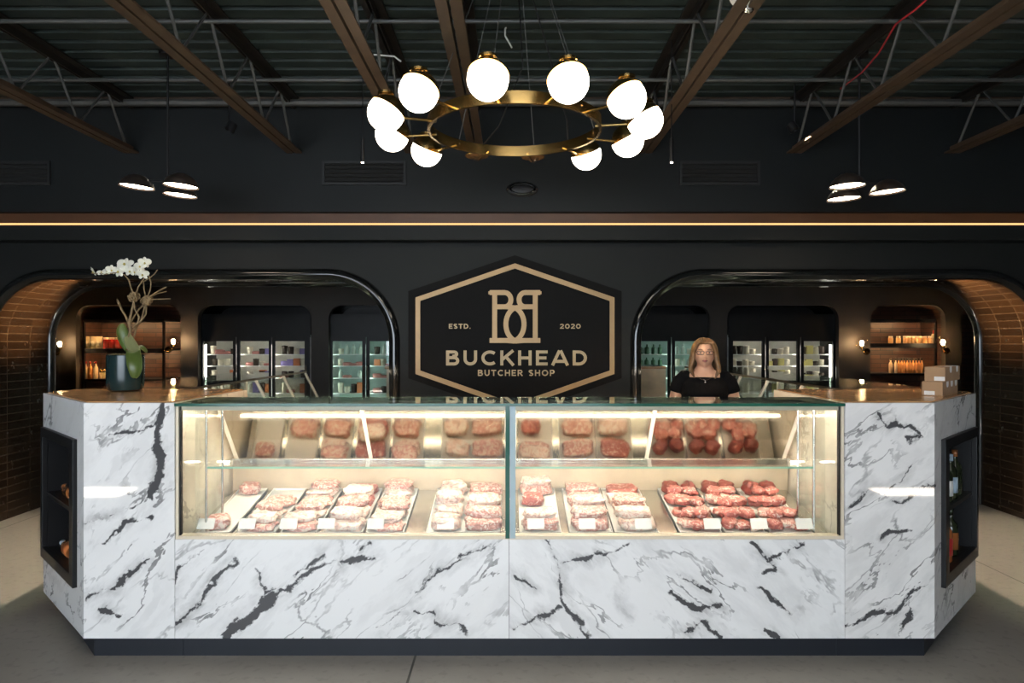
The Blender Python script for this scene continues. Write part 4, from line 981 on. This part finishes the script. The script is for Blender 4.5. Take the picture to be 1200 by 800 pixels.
for i,x in enumerate((101,109,116)):
    b=MB().rings([(0,0,0,.052,.035,.5),(0,0,.10,.052,.03,.5),(0,0,.19,.05,.006,.5),(0,0,.20,.05,.004,.5)],16)
    c_=MB().box(-.03,.03,-.040,-.036,.05,.12)
    put('kraft_pouch',b,pouch,x,1.535,'kraft paper pouch, %s from the left on upper left shelf'%ORD[i+1],'pouch','pouches on the upper left shelf',capmat=cream,capb=c_)
for i,x in enumerate((123.5,130.5,137.5,144)):
    put('red_jar',jar_mesh(.046,.18),redj,x,1.535,'red jar, %s of the four right of the kraft pouches'%ORD[i+1],'jar','red jars on the upper left shelf',capmat=cream,capb=MB().lathe([(.038,.150),(.040,.182),(0,.184)],(0,0,0),14))
for i,(x,m_) in enumerate(((99.5,crb),(105,orb),(111.5,crb))):
    put('sauce_bottle',MB().lathe(bottle_prof(.034,.28),(0,0,0),16),m_,x,1.035,'%s sauce bottle, %s from the left on lower left shelf'%(('cream','orange','pale')[i],ORD[i+1]),'bottle','bottles on the lower left shelf',capmat=redj,capb=MB().lathe([(.014,.25),(.015,.284),(0,.285)],(0,0,0),12))
for i,x in enumerate((117.5,121.5,126.5)):
    put('spice_jar',jar_mesh(.028,.13 if i<2 else .16),crb,x,1.035,'small spice jar, %s beside the bottles on lower left shelf'%ORD[i+1],'jar','jars on the lower left shelf',capmat=M['brass'],capb=MB().lathe([(.024,.105 if i<2 else .13),(.025,.132 if i<2 else .162),(0,.163)],(0,0,0),12))
for i,x in enumerate((1044.5,1053.5,1061.5,1065.5,1070,1074.5,1079,1084.5,1090.5)):
    put('glass_candle',jar_mesh(.036 if i not in(2,3,4,5,6) else .030,.115),can,x,1.62,'amber jar, %s from the left on upper right shelf'%ORD[i+1],'jar','jars on the upper right shelf',capmat=cream,capb=MB().lathe([(.031,.092),(.031,.118),(0,.119)],(0,0,0),12))
put('red_capped_bottle',MB().lathe(bottle_prof(.036,.21),(0,0,0),16),crb,1095,1.62,'red capped bottle at the right end of upper right shelf','bottle','jars on the upper right shelf',capmat=redj,capb=MB().lathe([(.026,.135),(.018,.16),(.016,.214),(0,.215)],(0,0,0),12))
for i,x in enumerate((1044.5,1050.5,1053.8,1057.3,1060.6,1064,1067.4,1070.8,1074.2,1077.6,1081)):
    put('sauce_bottle',MB().lathe(bottle_prof(.023 if i else .028,.24),(0,0,0),14),crb if i<2 else orb,x,1.13,'%s sauce bottle, %s from the left on lower right shelf'%('cream' if i<2 else 'orange',ORD[i+1]),'bottle','bottles on the lower right shelf',capmat=bg,capb=MB().lathe([(.010,.21),(.011,.243),(0,.244)],(0,0,0),10))
# ------------------------------------------------------------------ wall sconces
def sconce(x,y,arm,label):
    c=at(x,y,10.80); t=thing('wall_sconce',label,'wall lamp',(c.x,10.99,c.z),0,'globe wall sconces')
    w_=Vector((c.x+arm*.17,10.985,c.z-.12))
    Ry=Matrix.Rotation(PI/2,3,'X')
    MB().lathe([(0,0),(.055,0),(.05,.018),(0,.02)],w_,20,Ry).build('backplate',M['brass'],t)
    MB().tube([w_,w_+Vector((0,-.10,-.02)),w_+Vector((-arm*.09,-.17,-.03)),Vector((c.x,10.80,c.z-.10)),Vector((c.x,10.80,c.z-.06))],.010,8).build('arm',M['brass'],t,smooth='all')
    MB().lathe([(.0,-.075),(.03,-.07),(.032,-.03),(.0,-.03)],c,16).build('socket',M['brass'],t,smooth=True)
    MB().ball(c+Vector((0,0,.01)),.098,24,16).build('globe',M['bulb_glass'],t,smooth='all')
    MB().lathe([(0,-.03),(.014,-.028),(.03,.015),(.026,.04),(0,.055)],c,14).build('bulb',M['bulb'],t,smooth='all')
for a in ((70,404,-1,'globe sconce on the pier left of the orchid'),(203,401,-1,'globe sconce between left nook and three-door cooler'),(1010,403,1,'globe sconce between right cooler and right nook'),(1105,402,1,'globe sconce just above the stacked boxes')): sconce(*a)
# recessed lights in the arch crowns
for s,(xl,xr) in ((-1,LA),(1,RA)):
    x=xl+.75 if s<0 else xr-.75
    t=thing('recessed_downlight','small recessed downlight in the crown of the %s arch'%('left' if s<0 else 'right'),'downlight',(x,6.5,TOP-.005),0,'recessed arch downlights')
    MB().lathe([(.0,.0),(.042,.0),(.050,-.010),(.038,-.012),(.036,-.004),(0,-.004)],(x,6.5,TOP-.003),20).build('trim_ring',M['black'],t)
    MB().lathe([(0,-.0045),(.034,-.0045),(0,-.006)],(x,6.5,TOP-.003),16).build('lens',M['tip'],t)
    lamp('spot_light','SPOT',(0,0,-.03),aim((0,0,0),(s*.95,.0,-.22)),190,(1,.60,.28),t,spot_size=math.radians(74),spot_blend=.7,shadow_soft_size=.03)
# ------------------------------------------------------------------ potted orchid
OY=4.27
def op(x,y,dy=0): return at(x,y,OY+dy)
pb=Vector((at(147,458,OY).x,OY,1.3415))
og=thing('potted_orchid','white orchid with bare twisting roots in a dark teal pot on the left worktop','potted plant',pb)
potm=plain('teal_black_glaze',(.012,.030,.032),.22,vary=.2)
MB().lathe([(0,.0),(.080,0),(.096,.008),(.104,.03),(.107,.08),(.107,.222),(.103,.226),(.099,.222),(.098,.20),(0,.20)],pb,40).build('pot',potm,og,smooth=True)
b=MB(); r=random.Random(3)
for i in range(60):
    a=r.uniform(0,6.28); q=.085*math.sqrt(r.random()); b.ball(pb+Vector((q*math.cos(a),q*math.sin(a),.205+r.uniform(0,.02))),(.016,.016,.012),8,5)
b.build('moss',plain('dry_moss',(.16,.13,.06),.9,vary=.4,scale=40),og,smooth='all')
leafm=plain('orchid_leaf',(.085,.125,.028),.35,vary=.25,scale=8); leafp=plain('orchid_leaf_pale',(.19,.20,.09),.4,vary=.2,scale=8)
def leaf(pts,wid,side,mat,name='leaf'):
    pts=[Vector(p) for p in pts]
    # smooth path
    def cr(t):
        n=len(pts)-1; i=min(int(t*n),n-1); f=t*n-i; p0=pts[max(i-1,0)];p1=pts[i];p2=pts[i+1];p3=pts[min(i+2,n)]
        return .5*((2*p1)+(p2-p0)*f+(2*p0-5*p1+4*p2-p3)*f*f+(3*p1-p0-3*p2+p3)*f**3)
    b=MB(); n=16; m=6; side=Vector(side).normalized()
    for i in range(n+1):
        t=i/n; c=cr(t); w_=wid*(math.sin(PI*min(1,(t*.92+.06)))**.6)
        tn=(cr(min(1,t+.02))-cr(max(0,t-.02))).normalized(); nr=tn.cross(side).normalized()
        for k in range(m+1):
            u=(k/m*2-1); b.v.append(c+side*u*w_/2+nr*(u*u*.18*w_))
    for i in range(n):
        for k in range(m): b.f.append((i*(m+1)+k,i*(m+1)+k+1,(i+1)*(m+1)+k+1,(i+1)*(m+1)+k))
    o=b.build(name,mat,og,smooth='all'); s=o.modifiers.new('thick','SOLIDIFY'); s.thickness=.003; return o
leaf([op(151,412),op(146,400,-.01),op(142,388,-.02),op(142,379,-.03)],.075,(1,.2,.35),leafm)
leaf([op(149,392),op(152,400,-.02),op(158,409,-.05),op(163,414,-.06)],.062,(.8,.3,.6),leafp)
leaf([op(154,414,-.03),op(157,413,-.085),op(159,424,-.135),op(160,434,-.14),op(158,443,-.13)],.10,(1,-.1,.02),leafm)
leaf([op(152,412),op(160,407,.0),op(166,408,.01),op(172,413,.02)],.05,(.2,1,.2),leafm)
rootm=plain('dry_root',(.21,.145,.075),.8,vary=.3,scale=30); shoot=plain('shoot_tip',(.24,.13,.10),.7,vary=.2)
b=MB()
def stem(pp,r0,r1,jit=0):
    P=[op(x,y,d) for x,y,d in pp]; n=len(P); b.tube(P,[r0+(r1-r0)*i/(n-1) for i in range(n)],7)
stem([(150,416,0),(150,400,0),(153,386,0),(151,378,-.01),(154,366,0),(157,352,0),(157,345,0)],.009,.006)
stem([(152,416,.02),(156,398,.03),(160,384,.02),(163,372,0),(158,362,-.01),(156,350,-.02)],.007,.005)
stem([(155,388,0),(164,378,.02),(168,366,.02),(171,354,.0)],.006,.005)
stem([(156,384,-.02),(165,376,-.02),(171,368,0),(172,352,.02)],.006,.005)
stem([(152,380,0),(156,372,.02),(163,362,.02),(170,356,.02)],.006,.005)
stem([(151,380,0),(148,372,-.02),(143,364,-.03),(140,357,-.03)],.006,.007)
stem([(140,357,-.03),(138,353,-.03),(137,350,-.03)],.009,.004)
stem([(157,346,0),(153,336,0),(151,328,0),(146,322,-.01),(138,319,-.02),(124,321,-.03),(107,320,-.03)],.0045,.003)
stem([(159,346,0),(162,336,0),(167,329,0),(171,322,-.01),(166,316,-.02)],.0045,.003)
stem([(172,350,0),(176,340,0),(177,331,0),(174,322,0),(169,315,-.01)],.0045,.003)
stem([(171,350,.01),(169,340,.01),(168,330,.02),(176,325,.02),(181,321,.02),(184.5,316,.02)],.004,.003)
stem([(173,349,0),(182,343,-.02),(189,339,-.03),(195,336,-.03)],.005,.003)
stem([(174,349,0),(184,344,.02),(195,341.5,.03)],.005,.003)
stem([(174,351,0),(184,350.5,.0),(200,350,.01)],.004,.0025)
b.build('stem',rootm,og,smooth='all')
for cx_,cy_ in ((157,348),(172,352)):
    b=MB(); c=op(cx_,cy_)
    for i in range(16):
        ax=Vector((r.uniform(-1,1),r.uniform(-1,1),r.uniform(-.3,1))).normalized(); q=ax.orthogonal().normalized(); q2=ax.cross(q); R=r.uniform(.022,.036)
        b.tube([c+(q*math.cos(a)+q2*math.sin(a)*.8)*R+ax*r.uniform(-.008,.008) for a in [PI*2*k/12 for k in range(9)]],.0045,6)
    b.build('root_knot',rootm,og,smooth='all')
petm=plain('white_petal',(.78,.76,.66),.6,vary=.08,scale=20)
lipm=plain('yellow_lip',(.50,.40,.10),.6)
def flower(x,y,R,ry,rx,dy=0):
    c=op(x,y,dy); Mr=Matrix.Rotation(rx,3,'Z')@Matrix.Rotation(ry,3,'X'); b=MB()
    for k in range(5):
        a=PI/2+2*PI*k/5; big=k in (1,4); L=R*(.62 if big else .55); W=R*(.60 if big else .34)
        d=Vector((math.cos(a),0,math.sin(a))); s_=Vector((-math.sin(a),0,math.cos(a)))
        Ml=Matrix((d,s_,Vector((0,1,0)))).transposed()
        tiltm=Matrix.Rotation(r.uniform(-.35,.35),3,d)
        b.ball(c+Mr@(d*L*.9),(L,W,R*.07),14,8,Mr@tiltm@Ml)
    o=b.build('flower',petm,og,smooth='all')
    MB().ball(c+Mr@Vector((0,-R*.2,-R*.12)),(R*.16,R*.2,R*.2),10,6).build('lip',lipm,o,smooth='all')
for f in ((109.5,318,.030,.5,-.9),(119,319.5,.026,-.9,.3),(126,318,.028,-.8,.2),(130.5,316,.030,.3,.7),(139,317.5,.038,.2,-.3),(146.5,309.5,.045,-.5,.1),(152,317,.034,.4,.3),(158.5,318,.030,.5,-.5),(164.5,312,.036,-.2,.1),(169.5,307.5,.034,.2,.5),(167,321,.036,.5,.2)):
    flower(*f,dy=-.02)
# ------------------------------------------------------------------ cardboard boxes
e1=Vector((-1,1,0)).normalized(); e2=Vector((1,1,0)).normalized()
def carton(corner_,w1,w2,hh,ntab,label):
    cc=corner_+e1*w1/2+e2*w2/2
    t=thing('cardboard_box',label,'box',cc,0,'cardboard boxes on the right worktop')
    c=cc+Vector((0,0,hh/2))
    b=MB(); b.obox(c,e1,e2,(0,0,1),w1/2,w2/2,hh/2); b.build('carton',M['cardboard'],t,bevel=.003)
    b=MB(); b.obox(c+Vector((0,0,hh/2+.0004)),e1,e2,(0,0,1),.0015,w2/2,.0005); b.obox(c+Vector((0,0,hh/2+.0005)),e1,e2,(0,0,1),.02,w2/2-.004,.0004); b.build('tape',plain('kraft_tape',(.42,.28,.16),.5) if 'kraft_tape' not in bpy.data.materials else bpy.data.materials['kraft_tape'],t)
    # white tabs folded over the edge of the long right face (outward normal -e1)
    for k in range(ntab):
        f=(.30+.56*k/max(1,ntab-1)) if ntab>2 else (.34,.78)[k]
        p=corner_+e2*w2*f+Vector((0,0,hh))-e1*.0006
        pts=[(-.024,.001)]+[(.024*math.cos(a),-.016+.019*math.sin(a)) for a in [PI+PI*q/10 for q in range(11)]]+[(.024,.001)]
        Mt=Matrix(((e2.x,0,-e1.x,p.x),(e2.y,0,-e1.y,p.y),(0,1,0,p.z),(0,0,0,1)))
        bb=MB().plate([pts],Mt,.0008); bb.obox(p+e1*.015+Vector((0,0,.0012)),e1,e2,(0,0,1),.015,.022,.0005); bb.build('seal_tab',M['paper'],t)
    p=corner_+e1*w1*(.28 if ntab==2 else .62)-e2*.0008+Vector((0,0,hh*.20))
    bb=MB().obox(p,e1,e2,(0,0,1),w1*.25,.0006,hh*.14); bb.build('shipping_label',M['paper'],t)
    return t
c0=Vector((2.419,3.835,1.3415))
carton(c0,.105,.345,.081,3,'lower of two stacked cardboard boxes on the right worktop')
carton(c0+Vector((.014,-.004,.0822)),.105,.330,.082,2,'upper of two stacked cardboard boxes on the right worktop')
# ------------------------------------------------------------------ the woman behind the counter
PX,PY=1.395,4.95
wm=thing('person','woman with shoulder-length fair hair and glasses in a black short-sleeved top behind the counter','person',(PX,PY,0),math.radians(-13))
skin=plain('skin',(.76,.41,.26),.5,vary=.06,scale=12); cloth=plain('black_jersey',(.0045,.0045,.005),.9,vary=.2,scale=40,spec=.1)
hairm=plain('fair_hair',(.20,.105,.042),.45,vary=.45,scale=45)
denim=plain('dark_denim',(.015,.018,.03),.8); shoem=plain('black_shoe',(.01,.01,.01),.5)
def solid(name,b,mat,parent,voxel,it=4,fac=.5):
    o=b.build(name,mat,parent,smooth='all',world=False)
    m=o.modifiers.new('r','REMESH'); m.mode='VOXEL'; m.voxel_size=voxel; m.use_smooth_shade=True
    s=o.modifiers.new('s','SMOOTH'); s.iterations=it; s.factor=fac
    dg=bpy.context.evaluated_depsgraph_get(); me=bpy.data.meshes.new_from_object(o.evaluated_get(dg)); o.modifiers.clear(); old=o.data; o.data=me; me.name=name
    if not me.materials: me.materials.append(mat)
    me.polygons.foreach_set('use_smooth',[True]*len(me.polygons)); return o
HZ=1.562
def head_point(q):
    x,y,z=q
    px_,py_,pz_=x*.077,y*.094,z*.108
    lo=max(0,-z); up=max(0,z)
    px_*=1-.38*lo**1.6; 
    if y<0: py_*=1-.10*lo**2
    else: py_*=1-.30*lo
    g=lambda cx,cz,sx_,sz_:math.exp(-((x-cx)/sx_)**2-((z-cz)/sz_)**2)
    if y<0.1:
        f=min(1,max(0,.1-y)*1.4)
        py_-=f*.020*g(0,-.20,.14,.13)      # nose tip
        py_-=f*.010*g(0,.02,.11,.22)       # nose bridge
        py_+=f*.011*(g(.40,.07,.20,.12)+g(-.40,.07,.20,.12))   # eye sockets
        py_-=f*.005*(g(.45,-.20,.22,.18)+g(-.45,-.20,.22,.18)) # cheeks
        py_-=f*.005*g(0,-.45,.24,.09)      # lips
        py_-=f*.009*g(0,-.82,.26,.16)      # chin
        py_-=f*.004*g(0,.24,.5,.08)        # brow
    return Vector((px_,py_-.004,HZ+pz_))
b=MB(); n_,m_=40,32
b.v.append(head_point((0,0,-1)))
for i in range(1,m_):
    t_=-PI/2+PI*i/m_
    for k in range(n_):
        a=2*PI*k/n_; b.v.append(head_point((math.cos(t_)*math.cos(a),math.cos(t_)*math.sin(a),math.sin(t_))))
b.v.append(head_point((0,0,1))); e_=len(b.v)-1
for k in range(n_):
    b.f.append((0,1+(k+1)%n_,1+k)); b.f.append((e_,1+(m_-2)*n_+k,1+(m_-2)*n_+(k+1)%n_))
for i in range(m_-2):
    for k in range(n_): b.f.append((1+i*n_+k,1+i*n_+(k+1)%n_,1+(i+1)*n_+(k+1)%n_,1+(i+1)*n_+k))
for s in (-1,1): b.ball((s*.073,.012,HZ+.0),(.010,.018,.030),10,8)           # ears
b.rings([(0,0,.80,.165,.115),(0,0,.90,.178,.125),(0,0,.98,.170,.12),(0,0,1.08,.148,.11),(0,0,1.18,.140,.118),(0,-.004,1.28,.145,.125),(0,.005,1.36,.140,.095),(0,.01,1.415,.125,.075),(0,.014,1.445,.072,.062),(0,.014,1.475,.053,.055),(0,.008,1.53,.050,.055)],28)
for s in (-1,1):
    b.tube([(s*.12,.012,1.392),(s*.155,.012,1.372),(s*.185,.014,1.30),(s*.210,.018,1.20),(s*.230,.022,1.11),(s*.222,-.05,1.03),(s*.205,-.13,.975),(s*.195,-.175,.945)],[.042,.046,.049,.047,.042,.040,.033,.026],16)
    w0=Vector((s*.195,-.175,.945)); d=Vector((-s*.12,-.75,-.62)).normalized(); sd_=Vector((s*1.0,-.16,.0)); sd_=(sd_-d*sd_.dot(d)).normalized(); nn_=d.cross(sd_).normalized()
    if nn_.z>0: nn_=-nn_         # palm faces down
    b.tube([w0-d*.01,w0+d*.02,w0+d*.05,w0+d*.085],[.024,.030,.036,.034],14,flat=.42,up=nn_)
    for k,(off,L) in enumerate(((-.027,.062),(-.009,.072),(.010,.068),(.027,.052))):
        p=w0+d*.078+sd_*off; d1=(d+nn_*.25).normalized(); d2=(d+nn_*.75).normalized(); d3=(d*.7+nn_).normalized()
        p1=p+d1*L*.45; p2=p1+d2*L*.32; p3=p2+d3*L*.25
        b.tube([p,p1,p2,p3],[.0092,.0088,.0080,.0068],8); b.ball(p3,.0066,8,6)
    th_=w0+d*.025-sd_*s*0-sd_*.030; t1=th_+(d*.7-sd_*.75+nn_*.2).normalized()*.034; t2=t1+(d*.95-sd_*.15+nn_*.3).normalized()*.028
    b.tube([w0+d*.015-sd_*.015,th_,t1,t2],[.014,.0125,.0105,.0085],8); b.ball(t2,.0083,8,6)
    b.tube([(s*.085,0,.86),(s*.095,.0,.66),(s*.098,.0,.48),(s*.098,.012,.30),(s*.098,.02,.09)],[.085,.080,.056,.054,.038],16)
    b.tube([(s*.098,.045,.045),(s*.102,-.04,.045),(s*.108,-.12,.028)],[.036,.038,.028],12)
solid('body',b,skin,wm,.0045,3,.4)
# clothes
b=MB(); b.rings([(0,0,.80,.196,.140),(0,0,.92,.194,.142),(0,0,1.08,.168,.134),(0,-.006,1.18,.160,.140),(0,-.012,1.28,.166,.148),(0,.0,1.345,.162,.118),(0,.006,1.385,.140,.090),(0,.012,1.408,.104,.074)],28)
for s in (-1,1): b.tube([(s*.09,.012,1.392),(s*.135,.012,1.388),(s*.172,.014,1.352),(s*.196,.016,1.285),(s*.198,.016,1.278)],[.045,.058,.060,.058,.052],18)
solid('shirt',b,cloth,wm,.006,4)
b=MB(); b.rings([(0,0,.74,.180,.125),(0,0,.84,.190,.135),(0,0,.96,.182,.130),(0,0,.99,.176,.126)],24)
for s in (-1,1): b.tube([(s*.088,0,.82),(s*.097,0,.66),(s*.100,0,.48),(s*.100,.012,.30),(s*.100,.02,.08)],[.094,.090,.068,.064,.058],16)
solid('trousers',b,denim,wm,.008,4)
b=MB()
for s in (-1,1): b.tube([(s*.098,.075,.042),(s*.099,.03,.046),(s*.102,-.04,.046),(s*.108,-.12,.034),(s*.110,-.15,.030)],[.026,.042,.044,.036,.020],12)
solid('shoes',b,shoem,wm,.007,2)
# hair: a cap and long locks falling from an off-centre parting
b=MB(); rr=random.Random(5)
CH=Vector((0,.014,HZ+.006))
for i in range(17):
    t_=-.5+(PI/2+.5)*i/16
    for k in range(40):
        a=2*PI*k/40; q=Vector((math.cos(t_)*math.cos(a),math.cos(t_)*math.sin(a),math.sin(t_)))
        b.v.append(CH+Vector((q.x*.083,q.y*.104,q.z*.104)))
for i in range(16):
    for k in range(40):
        q=(i*40+k,i*40+(k+1)%40,(i+1)*40+(k+1)%40,(i+1)*40+k)
        c=sum((b.v[j] for j in q),Vector())/4
        if c.y<-.030 and c.z<HZ+.072-.25*abs(c.x): continue
        b.f.append(q)
def lock(P,r0,fl):
    # smooth the control points a little and taper
    Q=[]; n=len(P)-1
    for j in range(n*3+1):
        u=j/3; i=min(int(u),n-1); f=u-i; p0=P[max(i-1,0)];p1=P[i];p2=P[i+1];p3=P[min(i+2,n)]
        Q.append(.5*((2*p1)+(p2-p0)*f+(2*p0-5*p1+4*p2-p3)*f*f+(3*p1-p0-3*p2+p3)*f**3))
    m=len(Q); b.tube(Q,[r0*(.7+.4*math.sin(PI*min(1,j/m*1.3+.1)))*(1 if j<m-3 else (.75,.5,.2)[j-m+3]) for j in range(m)],8,flat=fl,up=(1,0,0))
PT=-.016
for s in (-1,1):
    for i in range(30):
        f=i/29; y0=-.088+.180*f; w_=rr.uniform(-.006,.006); v_=rr.uniform(-.012,.012)
        top=HZ+.112-.045*(2*f-.9)**2
        fr=max(0,1-f*4)      # 1 for the locks framing the face
        P=[Vector((PT+s*.003,y0*.80+.004,top)),
           Vector((s*(.046-.004*fr),y0*.97-.006*fr,HZ+.092-.012*fr)),
           Vector((s*(.074-.010*fr),max(y0,-.078),HZ+.052-.010*fr)),
           Vector((s*(.083-.006*fr+w_*.5),max(y0,-.066),HZ-.002)),
           Vector((s*(.090-.004*fr+w_),max(y0,-.064)+w_,HZ-.055)),
           Vector((s*(.100-.006*fr+v_*.6),max(y0,-.070)-.004+w_,HZ-.100)),
           Vector((s*(.092-.004*fr+v_),max(y0,-.082)-.012,HZ-.138+v_)),
           Vector((s*(.080+v_),max(y0,-.090)-.014,HZ-.160+v_*1.6))]
        lock(P,.0125,.75)
for i in range(20):
    x=-.078+.156*i/19; v_=rr.uniform(-.02,.02)
    lock([Vector((x*.4,.04,HZ+.106)),Vector((x*.9,.100,HZ+.06)),Vector((x,.116,HZ)),Vector((x*1.08,.116,HZ-.06)),Vector((x*1.15,.105,HZ-.11)),Vector((x*1.15,.09,HZ-.155+v_))],.014,.7)
b.build('hair',hairm,wm,smooth='all',world=False)
# face details
ez=HZ+.008
for s in (-1,1):
    e=MB().ball((s*.030,-.0765,ez),(.0120,.010,.0050),14,10).build('eye',plain('eye_white',(.62,.58,.54),.3) if s<0 else bpy.data.materials['eye_white'],wm,smooth='all',world=False)
    MB().ball((s*.030,-.0845,ez),(.0056,.003,.0050),10,8).build('iris',plain('iris',(.03,.025,.02),.2) if s<0 else bpy.data.materials['iris'],e,smooth='all',world=False)
    MB().tube([(s*.014,-.0925,ez+.020),(s*.030,-.0900,ez+.025),(s*.047,-.0780,ez+.020)],[.0022,.0030,.0014],8).build('eyebrow',plain('eyebrow',(.10,.055,.03),.7) if s<0 else bpy.data.materials['eyebrow'],wm,smooth='all',world=False)
lip=plain('lip',(.42,.12,.10),.45)
MB().tube([(-.021,-.0850,HZ-.050),(-.010,-.0935,HZ-.0465),(0,-.0945,HZ-.048),(.010,-.0935,HZ-.0465),(.021,-.0850,HZ-.050)],[.001,.0038,.0036,.0038,.001],8).build('lips',lip,wm,smooth='all',world=False)
MB().tube([(-.019,-.0855,HZ-.0525),(0,-.0940,HZ-.0555),(.019,-.0855,HZ-.0525)],[.001,.0045,.001],8).build('lips',lip,wm,smooth='all',world=False)
b=MB()
for s in (-1,1):
    b.tube([(s*.031+.0235*math.copysign(abs(math.cos(a))**.5,math.cos(a)),-.1005+.010*(abs(s*.031+.0235*math.cos(a))/.055)**2,ez-.001+.0135*math.copysign(abs(math.sin(a))**.5,math.sin(a))) for a in [2*PI*k/24 for k in range(24)]],  .0021,6,closed=True)
    b.tube([(s*.0545,-.091,ez+.004),(s*.072,-.05,ez+.006),(s*.077,.01,ez+.004)],.0018,6)
b.tube([(-.008,-.1005,ez+.003),(0,-.103,ez+.006),(.008,-.1005,ez+.003)],.0018,6)
b.build('glasses',M['black'],wm,smooth='all',world=False)
b=MB().tube([(s_*.058*math.sin(a),-.02-.098*math.cos(a)*1.0,1.425-.048*math.cos(a)) for s_,a in [(1,PI*(-.45+.9*k/16)) for k in range(17)]],.0012,5); b.ball((0,-.122,1.362),(.005,.003,.008),10,8)
b.build('necklace',M['steel_bright'],wm,smooth='all',world=False)
